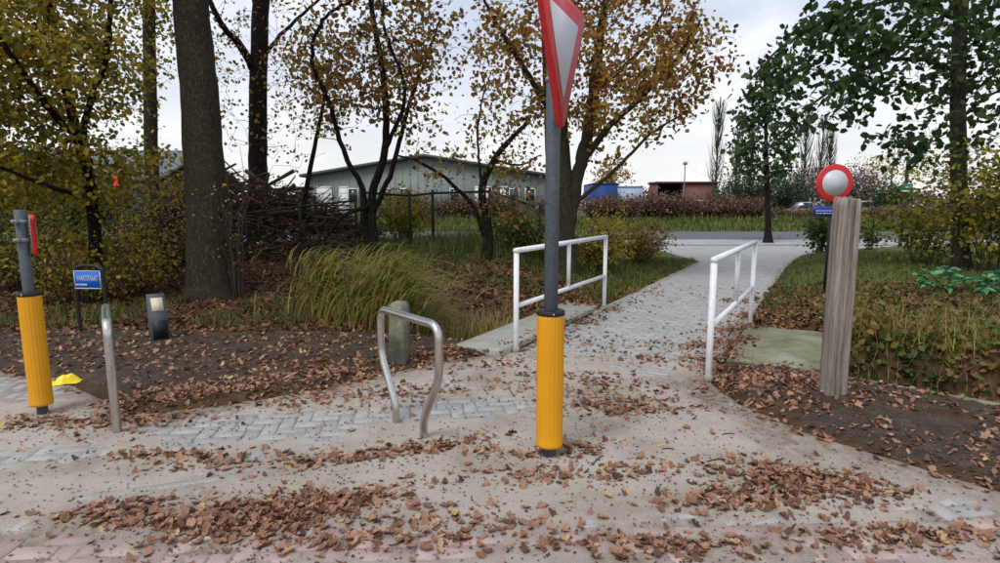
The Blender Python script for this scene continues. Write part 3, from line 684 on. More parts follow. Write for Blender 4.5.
# crumpled yellow plastic
py_ = G(68, 383); X, Y = np.meshgrid(np.linspace(-.15, .15, 16), np.linspace(-.07, .07, 9), indexing='xy')
Z = .085*np.exp(-(X/.09)**2-(Y/.05)**2)+.03*np.abs(fbm(X, Y, 16, 3, 4))+.004
V = np.stack([X+.02*fbm(X, Y, 14, 2, 1), Y*(1-.5*(X/.15))+.02*fbm(X, Y, 14, 2, 2), Z], -1).reshape(-1, 3)
i, j = np.meshgrid(np.arange(8), np.arange(15), indexing='ij'); a = i*16+j
M['yellow_film'] = M_noise('yellow_film', [(.72, .56, .01), (.84, .68, .03)], 12, .3, .2, dist=.01)
o = mk('plastic_scrap', [(V, np.stack([a, a+1, a+17, a+16], -1).reshape(-1, 4))], M['yellow_film'], loc=(py_[0], py_[1], float(top_z(py_[0], py_[1]))-.012), rot=(0, 0, R(25)))
tag(o, 'crumpled bright yellow plastic scrap on the soil edge', 'scrap')

# ------------------------------------------------------------------ foliage helpers
def leaves(P, size, tint, up=.4, aspect=.74, fold=.25, dirs=None):
    """one folded four-cornered blade at every point"""
    n = len(P); d_ = rng.normal(0, 1, (n, 3)) if dirs is None else dirs; d_[:, 2] -= .35; d_ /= np.linalg.norm(d_, axis=1)[:, None]
    nr = rng.normal(0, 1, (n, 3)); nr[:, 2] += up*2; w = np.cross(d_, nr); w /= np.linalg.norm(w, axis=1)[:, None]+1e-9; nn = np.cross(w, d_)
    s = (size*rng.uniform(.6, 1.25, n))[:, None]
    b0 = P; tip = P+d_*s; up_ = nn*s*fold*.35
    m1 = P+d_*s*.26; m2 = P+d_*s*.66; w1 = w*s*aspect*.46; w2 = w*s*aspect*.40
    V = np.stack([b0, m1+w1+up_, m2+w2+up_*.6, tip, m2-w2+up_*.6, m1-w1+up_], 1).reshape(-1, 3); k = np.arange(n)*6
    F = np.concatenate([np.stack([k, k+3, k+2, k+1], -1), np.stack([k, k+5, k+4, k+3], -1)])
    return (V, F, np.repeat(tint, 6))
def crown_pts(ells, n):
    vol = np.array([e_[1][0]*e_[1][1]*e_[1][2]*(e_[2] if len(e_) > 2 else 1) for e_ in ells]); pick = rng.choice(len(ells), n, p=vol/vol.sum()); out = []
    for k in pick:
        v = rng.normal(0, 1, 3); v /= np.linalg.norm(v); out.append(np.array(ells[k][0])+v*rng.random()**.45*np.array(ells[k][1]))
    return np.array(out)
def tree(name, label, base, limbs, ells, ntips, per, leaf, lsize, bark, group=None, spread=.12, tipr=.005, flare=1.5, tsides=14, cat='tree', trunk_leaves=0, maxtw=3.5, tint_bias=0, bare=0, lift=.25):
    """limbs: list of (points, r0, r1) - the first is the trunk; twigs grow from the limbs to tips spread in ells"""
    base = np.array(base, float); r = thing(name, label, cat, base, 0, group)
    nodes, rad, tp = [], [], []
    for li, (P, r0, r1) in enumerate(limbs):
        S = spline(np.array(P, float)-base, 7); n_ = len(S)
        wob = .012*np.linalg.norm(S[-1]-S[0]); S[1:-1] += rng.normal(0, wob*(.05 if li == 0 else .25), (n_-2, 3))
        q = np.linspace(0, 1, n_); rr = r0*(1-q)+r1*q
        if li == 0:
            rr = rr*(1+(flare-1)*np.exp(-np.maximum(S[:, 2], 0)/(r0*1.6)))
        tp.append(tube(S, rr, tsides if li == 0 else 9, jit=.012)); nodes += list(S); rad += list(rr)
    nodes = np.array(nodes); rad = np.array(rad)
    mk('trunk', tp, bark, r, smooth=True)
    tw, LP, LT = [], [], []
    if ntips:
        T = crown_pts(ells, ntips)-base
        start = nodes[:, 2] > (nodes[:, 2].max()*.16)
        cand = nodes[start]; crad = rad[start]
        buf = np.empty((len(cand)+ntips*5, 3)); buf[:len(cand)] = cand; brd = np.empty(len(buf)); brd[:len(cand)] = crad; m_ = len(cand)
        d0 = np.array([np.min(np.linalg.norm(cand-t_, axis=1)) for t_ in T]); T = T[np.argsort(d0)]
        for t_ in T:
            dd_ = np.linalg.norm(buf[:m_]-t_, axis=1)+np.maximum(buf[:m_, 2]-t_[2], 0)*.8
            k = int(np.argmin(dd_)); p = buf[k]; Ld = np.linalg.norm(t_-p)
            if Ld < .05 or Ld > maxtw: continue
            mid = p*.5+t_*.5+np.array([0, 0, lift*.4*Ld])+rng.normal(0, .09*Ld, 3)
            q = np.array([0, .25, .5, .75, 1])[:, None]; C = (1-q)**2*p+2*q*(1-q)*mid+q*q*t_+rng.normal(0, .025*Ld, (5, 3))*(q*(1-q)*4)
            C[0] = p
            ra_ = min(brd[k]*.75, tipr+.010*Ld); rr = np.linspace(ra_, tipr, 5)
            tw.append(tube(C, rr, 4, caps=False)); buf[m_:m_+4] = C[1:]; brd[m_:m_+4] = rr[1:]; m_ += 4
            if rng.random() < bare: continue
            kk = rng.poisson(per)
            if kk:
                q = rng.random(kk)**.6; f = q*4; i0 = np.minimum(f.astype(int), 3); fr = (f-i0)[:, None]
                pos = C[i0]*(1-fr)+C[i0+1]*fr+rng.normal(0, spread, (kk, 3)); LP.append(pos); LT.append(np.clip(rng.normal(.5+tint_bias+.12*rng.normal(), .24, kk), 0, 1))
        mk('branches', tw, M['twig'], r, smooth=True)['kind'] = 'stuff'
    if trunk_leaves:
        S = spline(np.array(limbs[0][0], float)-base, 12); k = rng.integers(2, len(S), trunk_leaves)
        LP.append(S[k]+rng.normal(0, .16, (trunk_leaves, 3))); LT.append(rng.random(trunk_leaves))
    if LP:
        LP = np.concatenate(LP); LT = np.concatenate(LT)
        o_ = mk('crown', [leaves(LP, lsize, LT)], leaf, r); o_['kind'] = 'stuff'
    return r
def gz(p): return float(hgt(p[0], p[1]))
def gp(px, py, Y):                         # foot of a tree seen at px, at distance Y, on the ground
    p = A(px, py, Y); return np.array([p[0], Y, gz(p)])
def el_(px, py, Y, rx, rz, ry=None, w=1): # ellipsoid: centre, radii in px, depth in m
    c = A(px, py, Y); k = Y/FPX*1.02; return (c, (rx*k, ry if ry else rx*k, rz*k), w)

# ------------------------------------------------------------------ trees, near to far
# big oak trunk
Y = 9.4; b_ = gp(214, 300, Y)
tree('oak_tree', 'thick mossy dark tree trunk rising from the leafy bank by the slate pillar', b_-[0, 0, .15],
     [([b_-[0, 0, .15], A(211, 270, Y), A(207, 200, Y), A(200, 100, Y), A(191, 0, Y), A(184, -120, Y), A(180, -300, Y)], .37, .20),
      ([A(192, 12, Y), A(160, -60, Y), A(110, -140, Y-.5), A(40, -180, Y-1)], .10, .04), ([A(190, -10, Y), A(240, -90, Y+.5), A(300, -150, Y+1)], .10, .04),
      ([A(186, -150, Y), A(220, -260, Y-1), A(260, -330, Y-1.5)], .1, .03)],
     [el_(190, -170, Y, 190, 110, 3.0), el_(80, -60, Y-.5, 90, 45, 1.5, .6), el_(300, -60, Y+.6, 90, 40, 1.5, .5)], 300, 16, M['leaf_brown'], .10, M['bark_oak'], flare=1.35, tsides=22, spread=.2)
# slim stem with yellow sprouts
Y = 13.5; b_ = gp(153, 240, Y)
tree('slim_tree', 'slim pale trunk with yellow sprouts between thick oak and leafy maple', b_-[0, 0, .1],
     [([b_-[0, 0, .1], A(152, 180, Y), A(150, 90, Y), A(149, 0, Y), A(150, -120, Y)], .17, .11)],
     [el_(150, -60, Y, 70, 90, 1.5), el_(140, 60, Y, 45, 60, 1)], 190, 12, M['leaf_yellowgreen'], .10, M['bark_grey'], trunk_leaves=300)
# straight stem behind the brush heap
Y = 15.5; b_ = gp(258, 235, Y)
tree('straight_tree', 'straight dark trunk with sparse leaves rising behind the branch heap', b_-[0, 0, .1],
     [([b_-[0, 0, .1], A(258, 180, Y), A(258, 100, Y), A(261, 0, Y), A(264, -140, Y)], .27, .19),
      ([A(257, 75, Y), A(240, 45, Y-.4), A(222, 25, Y-.8), A(200, -20, Y-1)], .12, .05), ([A(260, 15, Y), A(244, -40, Y), A(235, -100, Y)], .10, .05), ([A(257, 65, Y), A(285, 30, Y), A(330, -10, Y)], .06, .03)],
     [el_(270, 80, Y, 70, 95, 1.8), el_(225, 40, Y-.8, 40, 60, 1.5), el_(260, -80, Y, 110, 80, 2)], 760, 3.2, M['leaf_brown'], .10, M['bark_dark'], maxtw=3)
# leafy maple at the left edge, leaning stems
Y = 9.2; b_ = gp(95, 275, Y)
tree('field_maple', 'dense yellow-green leafy tree with leaning stems behind the blue name plate', b_-[0, 0, .1],
     [([b_-[0, 0, .1], A(92, 200, Y), A(76, 130, Y), A(60, 60, Y), A(40, -40, Y)], .10, .05),
      ([A(90, 165, Y), A(84, 125, Y), A(105, 60, Y-.3), A(112, 0, Y-.3), A(125, -60, Y)], .06, .025), ([A(80, 140, Y), A(50, 110, Y-.8), A(15, 60, Y-1.2), A(-30, 0, Y-1.6)], .06, .025),
      ([A(92, 200, Y), A(60, 190, Y-.9), A(20, 175, Y-1.2), A(-40, 150, Y-1.5)], .04, .02)],
     [el_(30, 60, Y-.6, 85, 75, 1.4), el_(40, 170, Y-.3, 85, 55, 1.2), el_(100, 50, Y-.2, 60, 60, 1.2, .6), el_(-60, 60, Y-1, 80, 120, 1.5), el_(50, -70, Y, 130, 70, 1.6), el_(135, 175, Y+.3, 45, 35, .9, .7), el_(60, 245, Y+.4, 80, 25, .8, .6)],
     800, 34, M['leaf_yellowgreen'], .085, M['bark_dark'], spread=.15, tipr=.0025, tint_bias=-.02)
# multi-stemmed tree by the fence
Y = 11.6; b_ = gp(372, 262, Y)
tree('multi_stem_tree', 'dark multi-stemmed tree with thin brown leaves beside the fence corner', b_-[0, 0, .1],
     [([b_-[0, 0, .1], A(373, 235, Y), A(372, 195, Y), A(385, 150, Y), A(384, 80, Y), A(372, 10, Y), A(365, -80, Y)], .105, .04),
      ([A(368, 245, Y), A(362, 190, Y), A(345, 155, Y), A(328, 100, Y-.2), A(312, 60, Y-.4), A(322, 20, Y-.4), A(352, 0, Y-.5)], .065, .025),
      ([A(372, 215, Y), A(395, 160, Y), A(410, 100, Y+.3), A(425, 60, Y+.4), A(440, 20, Y+.4)], .06, .02),
      ([A(372, 205, Y), A(345, 215, Y-.4), A(330, 232, Y-.5), A(318, 250, Y-.6)], .05, .03),
      ([A(385, 150, Y), A(405, 95, Y-.4), A(385, 30, Y-.6), A(383, 0, Y-.6)], .045, .02)],
     [el_(370, 55, Y, 72, 65, 1.5), el_(415, 70, Y+.2, 45, 70, 1.2), el_(345, 110, Y-.2, 40, 45, .9, .6), el_(375, -60, Y, 90, 60, 1.5), el_(415, 20, Y, 50, 45, 1.0)],
     600, 8, M['leaf_brown'], .105, M['bark_dark'], flare=1.7, tipr=.0045)
# leaning stem left of it
Y = 12.3; b_ = gp(300, 255, Y)
tree('leaning_tree', 'thin dark leaning stem growing out of the branch heap', b_-[0, 0, .1],
     [([b_-[0, 0, .1], A(303, 210, Y), A(312, 160, Y), A(322, 110, Y), A(330, 60, Y)], .07, .025)], [el_(322, 70, Y, 42, 60, .9)], 110, 9, M['leaf_brown'], .1, M['bark_dark'])
# gnarled shrubby stems
Y = 11.3; b_ = gp(487, 262, Y)
tree('gnarled_tree', 'gnarled dark stems bent apart between fence and railing', b_-[0, 0, .1],
     [([b_-[0, 0, .1], A(488, 230, Y), A(482, 190, Y), A(494, 160, Y), A(508, 142, Y), A(530, 120, Y)], .11, .035),
      ([A(484, 235, Y), A(472, 205, Y), A(445, 178, Y-.2), A(415, 160, Y-.3), A(395, 156, Y-.3)], .05, .018),
      ([A(485, 210, Y), A(478, 150, Y), A(480, 110, Y), A(490, 75, Y)], .03, .012), ([A(494, 160, Y), A(520, 165, Y), A(540, 155, Y)], .03, .012)],
     [el_(500, 130, Y, 45, 50, .9), el_(440, 165, Y-.2, 40, 25, .7), el_(510, 190, Y, 40, 35, .8)], 220, 5, M['leaf_brown'], .09, M['bark_dark'], flare=1.6, tipr=.004)
# autumn tree behind the railing
Y = 12.2; b_ = gp(560, 275, Y)
tree('autumn_tree', 'broad forked autumn tree with orange-brown leaves behind the railing', b_-[0, 0, .1],
     [([b_-[0, 0, .1], A(560, 240, Y), A(560, 190, Y), A(557, 140, Y), A(553, 60, Y), A(550, -20, Y), A(545, -140, Y)], .34, .17),
      ([A(568, 225, Y), A(577, 180, Y), A(586, 140, Y), A(595, 80, Y+.2), A(603, 20, Y+.3), A(620, -70, Y+.4)], .17, .06),
      ([A(577, 170, Y), A(606, 130, Y-.3), A(640, 98, Y-.5), A(675, 60, Y-.7), A(700, 20, Y-.8)], .085, .025),
      ([A(572, 205, Y), A(610, 175, Y-.3), A(650, 135, Y-.5), A(690, 110, Y-.7)], .05, .016),
      ([A(556, 120, Y), A(525, 70, Y-.4), A(500, 30, Y-.7), A(480, -10, Y-.9)], .07, .025), ([A(592, 95, Y+.2), A(640, 50, Y+.5), A(670, 0, Y+.7)], .06, .02)],
     [el_(610, 60, Y-.2, 95, 70, 2.0), el_(680, 55, Y-.5, 50, 55, 1.3), el_(500, 40, Y-.5, 48, 55, 1.2), el_(530, 100, Y-.2, 45, 35, .9, .6), el_(655, 120, Y-.5, 45, 28, .9, .7), el_(590, -80, Y, 170, 70, 2.2), el_(600, 120, Y-.3, 40, 40, 1, .6)],
     1000, 15, M['leaf_orange'], .11, M['bark_oak'], tsides=20, flare=1.3, tipr=.0045)
# tree right of the ditch
Y = 12.3; b_ = gp(962, 278, Y)
tree('lime_tree', 'grey trunk with large dark green leaves beside the yellowing bush', b_-[0, 0, .1],
     [([b_-[0, 0, .1], A(961, 250, Y), A(959, 180, Y), A(958, 90, Y), A(961, 0, Y), A(964, -150, Y)], .17, .115),
      ([A(958, 70, Y), A(930, 62, Y-.2), A(890, 60, Y-.4), A(845, 80, Y-.6), A(800, 115, Y-.7), A(765, 150, Y-.8)], .055, .014),
      ([A(960, 20, Y), A(910, 0, Y-.3), A(850, 10, Y-.6), A(790, 40, Y-.9), A(750, 80, Y-1)], .06, .014), ([A(960, 0, Y), A(990, -30, Y), A(1040, -40, Y)], .05, .02),
      ([A(959, 120, Y), A(990, 95, Y-.3), A(1030, 80, Y-.5)], .04, .015), ([A(961, -40, Y), A(900, -70, Y-.3), A(820, -70, Y-.5)], .07, .02)],
     [el_(850, 40, Y-.5, 75, 48, 1.3), el_(785, 95, Y-.8, 45, 55, 1.0, .8), el_(905, 40, Y-.3, 55, 60, 1.2, .8), el_(860, 105, Y-.5, 55, 32, 1.0, .9), el_(985, 60, Y-.2, 45, 80, 1.2), el_(915, 140, Y-.3, 42, 28, .9, .7), el_(1050, 20, Y, 60, 110, 1.5), el_(880, -80, Y, 150, 60, 1.8, .8)],
     820, 9.5, M['leaf_dark'], .165, M['bark_grey'], spread=.13, flare=1.4)
# young street tree on the paving
Y = 23.8; b_ = np.array([A(768, 243, Y)[0], Y, .02])
tree('street_tree', 'young dark street tree growing out of the far paving', b_-[0, 0, .1],
     [([b_-[0, 0, .1], A(768, 220, Y), A(767, 180, Y), A(766, 140, Y), A(765, 80, Y)], .15, .05)],
     [el_(756, 110, Y, 20, 22, 1.0), el_(748, 155, Y, 22, 16, 1.0), el_(784, 150, Y, 17, 26, .9), el_(772, 78, Y, 18, 22, .9), el_(765, 172, Y, 26, 10, .9), el_(742, 130, Y, 12, 10, .6)], 280, 7, M['leaf_dark'], .22, M['bark_dark'], flare=1.9, spread=.2)

# ------------------------------------------------------------------ shrubs
def shrub(name, label, base, w, h, nst, per, leaf, lsize, seed=0, group=None, cat='shrub', stemr=.008, bend=.5, spread=.08, tb=0, low=.12, lean=(0, 0)):
    base = np.array(base, float); r = thing(name, label, cat, base, 0, group); st_, LP, LT = [], [], []
    for k in range(nst):
        a = rng.uniform(0, 2*math.pi); q = math.sqrt(rng.random()); hh = h*rng.uniform(.5, 1)*(1-.3*q)
        p0 = np.array([.22*q*w*math.cos(a), .22*q*w*math.sin(a), -.06]); p2 = np.array([q*w*math.cos(a)+lean[0], q*w*math.sin(a)+lean[1], hh])
        p1 = np.array([p2[0]*bend*.6, p2[1]*bend*.6, hh*.72]); t_ = np.linspace(0, 1, 7)[:, None]
        C = (1-t_)**2*p0+2*t_*(1-t_)*p1+t_**2*p2+rng.normal(0, .02*h, (7, 3))*t_
        st_.append(tube(C, np.linspace(stemr, stemr*.35, 7), 4, caps=False)); ends = [C]
        for z in range(3):
            k0 = rng.integers(2, 6); e_ = C[k0]+rng.normal(0, .22*h, 3)*np.array([1, 1, .6])+[0, 0, .12*h]; e_[2] = max(e_[2], .05); B = C[k0]*(1-t_[::2])+e_*t_[::2]
            st_.append(tube(B, np.linspace(stemr*.5, stemr*.25, 4), 3, caps=False)); ends.append(np.vstack([B, B[-1:]]))
        kk = rng.poisson(per)
        for _ in range(kk):
            B = ends[rng.integers(len(ends))]; f = low+(1-low)*rng.random(); i0 = f*(len(B)-1.001); i = int(i0)
            LP.append(B[i]*(1-(i0-i))+B[i+1]*(i0-i)+rng.normal(0, spread, 3)); LT.append(np.clip(rng.normal(.5+tb, .25), 0, 1))
    mk('stems', st_, M['twig'], r, smooth=True)['kind'] = 'stuff'
    if LP:
        LP = np.array(LP); LP[:, 2] = np.maximum(LP[:, 2], .02); o_ = mk('leaves', [leaves(LP, lsize, np.array(LT))], leaf, r); o_['kind'] = 'stuff'
    return r
def sp(px, Y): p = A(px, 260, Y); return np.array([p[0], Y, gz(p)])
shrub('bramble', 'low yellow-leaved bramble behind the blue name plate', sp(70, 8.9), 1.3, 1.35, 40, 30, M['leaf_yellowgreen'], .065, tb=.05)
shrub('bramble', 'low yellowing bramble between blue name plate and oak', sp(140, 9.6), 1.1, 1.2, 34, 22, M['leaf_yellowgreen'], .06, tb=.12)
shrub('bramble', 'dark bramble thicket behind the short yellow-sleeved post', sp(10, 10.2), 1.5, 1.9, 50, 55, M['leaf_mid'], .07, tb=-.05)
shrub('bramble', 'sprawling bramble against the branch heap left of the oak', sp(165, 11.4), 1.4, 1.7, 46, 30, M['leaf_yellowgreen'], .06, tb=.0)
shrub('sapling', 'thin bare sapling stems against the right flank of the oak', sp(236, 9.2), .35, 2.6, 9, 9, M['leaf_yellowgreen'], .06, stemr=.014, bend=.3, low=.3)
shrub('bush', 'tall dark bush behind the maple', sp(-30, 14), 2.6, 3.2, 84, 138, M['leaf_mid'], .09, tb=-.15)
shrub('bush', 'dark green bush under the slim sprouting trunk', sp(90, 14.5), 2.2, 2.4, 70, 114, M['leaf_mid'], .09, tb=-.15)
shrub('bush', 'yellowing bush at the foot of the autumn tree', sp(600, 12.8), .9, 1.6, 47, 50, M['leaf_yellowgreen'], .075, tb=.05)
shrub('bush', 'reddish leafy bush behind the railing rail', sp(640, 15), 1.0, 1.2, 39, 46, M['leaf_brown'], .08)
shrub('bush', 'green bush along the fence between gnarled stems and autumn tree', sp(520, 12.6), .8, 1.1, 36, 78, M['leaf_mid'], .075)
shrub('bush', 'thin yellow-green bush inside the fence', sp(405, 14.2), 1.0, 1.5, 36, 69, M['leaf_yellowgreen'], .075, tb=-.1)
shrub('bush', 'large yellowing bush beside the grey lime trunk', sp(1000, 11.6), 1.6, 3.3, 66, 46, M['leaf_yellowgreen'], .11, tb=-.12, spread=.12)
shrub('bush', 'sparse yellow-brown bush between lime trunk and green sign', sp(925, 13.6), 1.3, 1.8, 46, 32, M['leaf_yellowgreen'], .105, tb=-.1, spread=.12)
shrub('weed_clump', 'tall upright green weeds behind the timber post', sp(820, 17.5), .38, 1.45, 50, 16, M['leaf_mid'], .12, stemr=.006, bend=.2, tb=-.2)
shrub('weed_clump', 'loose green weeds just right of the timber post', sp(868, 18), .5, 1.15, 26, 10, M['leaf_mid'], .12, stemr=.006, bend=.2, tb=-.05)

# glossy green plant on the right bank: every leaf a part
pg_ = sp(968, 8.7); r = thing('laurel_plant', 'low plant with large fresh green leaves below the lime trunk', 'plant', pg_)
stems = []; lm = []
def bigleaf(tv):
    n_ = 6; q = np.linspace(0, 1, n_+1); w = .5*np.sin(np.pi*q**.8)*.42; x = q; z = -.22*q*q
    V = [(x[i], 0, z[i]) for i in range(n_+1)]+[(x[i], w[i], z[i]+.10*w[i]*2) for i in range(1, n_)]+[(x[i], -w[i], z[i]+.10*w[i]*2) for i in range(1, n_)]
    F3 = [[0, n_, n_+1] if 0 else [0, 1, n_+1], [0, n_+n_, 1], [n_, n_+n_-1, n_-1], [n_, n_-1, n_+2*n_-2]]
    F4 = [[i, i+1, n_+1+i, n_+i] for i in range(1, n_-1)]+[[i+1, i, 2*n_-1+i, 2*n_+i] for i in range(1, n_-1)]
    return mesh('leaf', [(np.array(V)*.15, (F3, F4), tv)], M['leaf_fresh'], True)
lm = [bigleaf(tv) for tv in (.1, .35, .55, .75, .95)]
for k in range(20):
    a = rng.uniform(0, 6.28); q = rng.uniform(.2, .95); e_ = np.array([q*1.0*math.cos(a), .5*q*math.sin(a), rng.uniform(.12, .42)])
    C = spline([(0.3*e_[0], .3*e_[1], -.03), (e_[0]*.75, e_[1]*.75, e_[2]*.7), e_], 4); stems.append(tube(C, .006, 5))
    for z in range(10):
        f = C[rng.integers(3, len(C))]; put('leaf', lm[rng.integers(5)], r, tuple(f), (rng.normal(0, .35), rng.uniform(-.5, .5), rng.uniform(0, 6.28)))
mk('stem', stems, M['twig'], r)

# ------------------------------------------------------------------ reeds and grass
def blades(P, h, tint, lean, w=.006, seg=4, arch=.5, leandir=None):
    n = len(P); a = rng.uniform(0, 2*math.pi, n); d_ = np.stack([np.cos(a), np.sin(a)], -1)
    if leandir is not None: d_ = d_*.55+np.array(leandir)
    d_ /= np.linalg.norm(d_, axis=1)[:, None]+1e-9; hh = h*rng.uniform(.5, 1.15, n); le = lean*rng.uniform(.4, 1.4, n)
    side = np.stack([-d_[:, 1], d_[:, 0]], -1); side = rot2(side, .0) if False else side
    Vs = []
    for k in range(seg+1):
        q = k/seg; x = le*hh*q**1.6; z = hh*(q-arch*le*.55*q**2.6); ww = w*(1-q**1.5)*rng.uniform(.7, 1.3, n)+.0004
        c = np.stack([P[:, 0]+d_[:, 0]*x, P[:, 1]+d_[:, 1]*x, P[:, 2]+z], -1); sv = np.concatenate([side*ww[:, None], np.zeros((n, 1))], 1)
        Vs += [c-sv, c+sv]
    V = np.stack(Vs, 1); m_ = 2*(seg+1); F = np.array([[2*k, 2*k+1, 2*k+3, 2*k+2] for k in range(seg)])
    return (V.reshape(-1, 3), (F[None]+(np.arange(n)*m_)[:, None, None]).reshape(-1, 4), np.repeat(tint, m_))
def scatter(n, fn):
    P = fn(n); return np.column_stack([P, hgt(P[:, 0], P[:, 1])-.01])
# reeds along the left ditch
def reed_pts(n):
    s = -rng.uniform(2.3, 5.0, n); t = rng.normal(-.85, .36, n); P = C0+VP*s[:, None]+UP*t[:, None]
    k = fbm(P[:, 0], P[:, 1], 2.3, 2, 91) > .06; return P[k]
P = scatter(1900, reed_pts); s_, _ = st(P[:, 0], P[:, 1])
parts = [blades(P, 1.12, np.clip(rng.normal(.55, .27, len(P)), 0, 1), .75, .011, 7, .8, (.75, -.2))]
Q = P[rng.integers(0, len(P), 2600)]+np.column_stack([rng.normal(.12, .12, 2600), rng.normal(0, .08, 2600), rng.uniform(.25, .95, 2600)])
parts.append(blades(Q, .42, np.clip(rng.normal(.52, .28, len(Q)), 0, 1), 1.3, .014, 5, .9, (1.1, -.2)))
def reed2(n):
    c = rng.integers(0, 3, n); cx = np.array([G(410, 335), G(345, 325), G(480, 320)])[c]
    return cx+rng.normal(0, .28, (n, 2))*[1.2, .8]+[0, .5]
P = scatter(900, reed2); parts.append(blades(P, .7, np.clip(rng.normal(.7, .2, len(P)), 0, 1), .5, .006, 5, .6))
tag(mk('reeds', parts, M['reed']), 'arching yellow-green reed grass along the ditch behind the steel hoop', 'reeds', kind='stuff')
# grass
def g_right(n):
    s = rng.uniform(1.1, 11, n); t = rng.uniform(2.0, 13.5, n); P = C0+VP*s[:, None]+UP*t[:, None]
    return P[(P[:, 1] < 22.3) & (sdist(grey_poly, P[:, 0], P[:, 1]) < -.05) & (fbm(P[:, 0], P[:, 1], .9, 3, 23)+.35*sstep(1.2, 4, t) > -.1)]
def g_left(n):
    s = -rng.uniform(1.12, 5.5, n); t = rng.uniform(1.8, 9.8, n); P = C0+VP*s[:, None]+UP*t[:, None]
    return P[(P[:, 1] < 22.3) & (sdist(grey_poly, P[:, 0], P[:, 1]) < -.05) & (fbm(P[:, 0], P[:, 1], .9, 3, 24) > -.12-.06*t)]
def g_bank(n):
    P = np.column_stack([rng.uniform(-7.5, -2.5, n), rng.uniform(7.0, 9.3, n)]); return P[fbm(P[:, 0], P[:, 1], 1.1, 3, 25) > .12]
def g_fence(n):
    P = np.column_stack([rng.uniform(-3, 3, n), rng.uniform(11, 16, n)]); return P[fbm(P[:, 0], P[:, 1], .9, 3, 26) > -.15]
def ti(n, m_=.4): return np.clip(rng.normal(m_, .24, n), 0, 1)
parts = []
for fn, n_, h_, m_ in ((g_right, 22000, .15, .45), (g_left, 15000, .16, .36), (g_bank, 4200, .16, .3), (g_fence, 5000, .4, .3)):
    P = scatter(n_, fn); parts.append(blades(P, h_, ti(len(P), m_), .6, .0055, 3))
def g_far(n):
    P = np.column_stack([rng.uniform(-12, 42, n), rng.uniform(34.0, 44, n)]); return P
P = scatter(16000, g_far); parts.append(blades(P, .36, ti(len(P), .30), .5, .028, 3))
P = scatter(2500, lambda n: np.column_stack([rng.uniform(-12, 42, n), rng.uniform(40, 47, n)])); parts.append(blades(P, .62, ti(len(P), .5), .35, .03, 3))
tag(mk('grass', parts, M['grass']), 'rough green grass on the verges and banks', 'grass', kind='stuff')
# weeds in and beside the right ditch
def ditch_pts(n):
    s = rng.uniform(2.05, 7, n); t = rng.uniform(-.55, 1.9, n); return C0+VP*s[:, None]+UP*t[:, None]
P = scatter(14000, ditch_pts); P[:, 2] += np.abs(rng.normal(0, .22, len(P)))*(.4+1.1*np.clip(.5+fbm(P[:, 0], P[:, 1], 1.2, 2, 96), 0, 1))
P2 = scatter(1800, ditch_pts); P3 = scatter(160, lambda n: G(892, 378)+[0, .3]+rng.normal(0, .10, (n, 2)))
cl = fbm(P[:, 0], P[:, 1], 1.4, 2, 95)
tag(mk('ditch_undergrowth', [leaves(P, .078, np.clip(.5+1.0*cl+rng.normal(0, .2, len(P)), 0, 1), up=.8)], M['leaf_mid']), 'tangled green and brown weeds filling the ditch beside the dark soil', 'weeds', kind='stuff')
tag(mk('dry_grass', [blades(P2, .5, ti(len(P2), .75), .5, .004, 4), blades(P3, .34, ti(len(P3), .85), 1.1, .007, 5, .9)], M['reed']), 'dry straw-coloured stalks standing in the weedy ditch', 'dry grass', kind='stuff')
P = np.concatenate([scatter(6000, lambda n: g_right(n)), scatter(3000, g_left)]); P[:, 2] += .05
tag(mk('ground_ivy', [leaves(P, .06, ti(len(P), .35), up=1.2)], M['leaf_mid']), 'low green leafy ground cover in the grass beside the path', 'ground cover', kind='stuff')

# ------------------------------------------------------------------ brush heap and fence
hp = np.array([A(258, 230, 13.0)[0], 13.0]); parts = []
for k in range(1700):
    x = rng.uniform(-2.8, 2.6); y = rng.normal(0, .65); zm = (1.55-.38*max(x, -1.2))*math.exp(-(x/2.5)**4-(y/1.1)**2); z = zm*rng.random()**.55
    Ln = rng.uniform(.3, 1.3); a = rng.normal(0, .9)+(math.pi if rng.random() < .5 else 0); sl_ = rng.normal(0, .38); d_ = np.array([math.cos(a), math.sin(a)*.8, sl_])
    c = np.array([hp[0]+x, hp[1]+y, float(hgt(hp[0]+x, hp[1]+y))+z+.04]); C = np.stack([c-d_*Ln/2, c+rng.normal(0, .04, 3), c+d_*Ln/2]); r0 = rng.choice([.006, .01, .018, .03, .05], p=[.3, .3, .2, .14, .06])
    parts.append(tube(spline(C, 2), np.linspace(r0, r0*.5, 5), 5, t=rng.random()))
o = mk('branch_heap', parts, M['twig'], smooth=True)
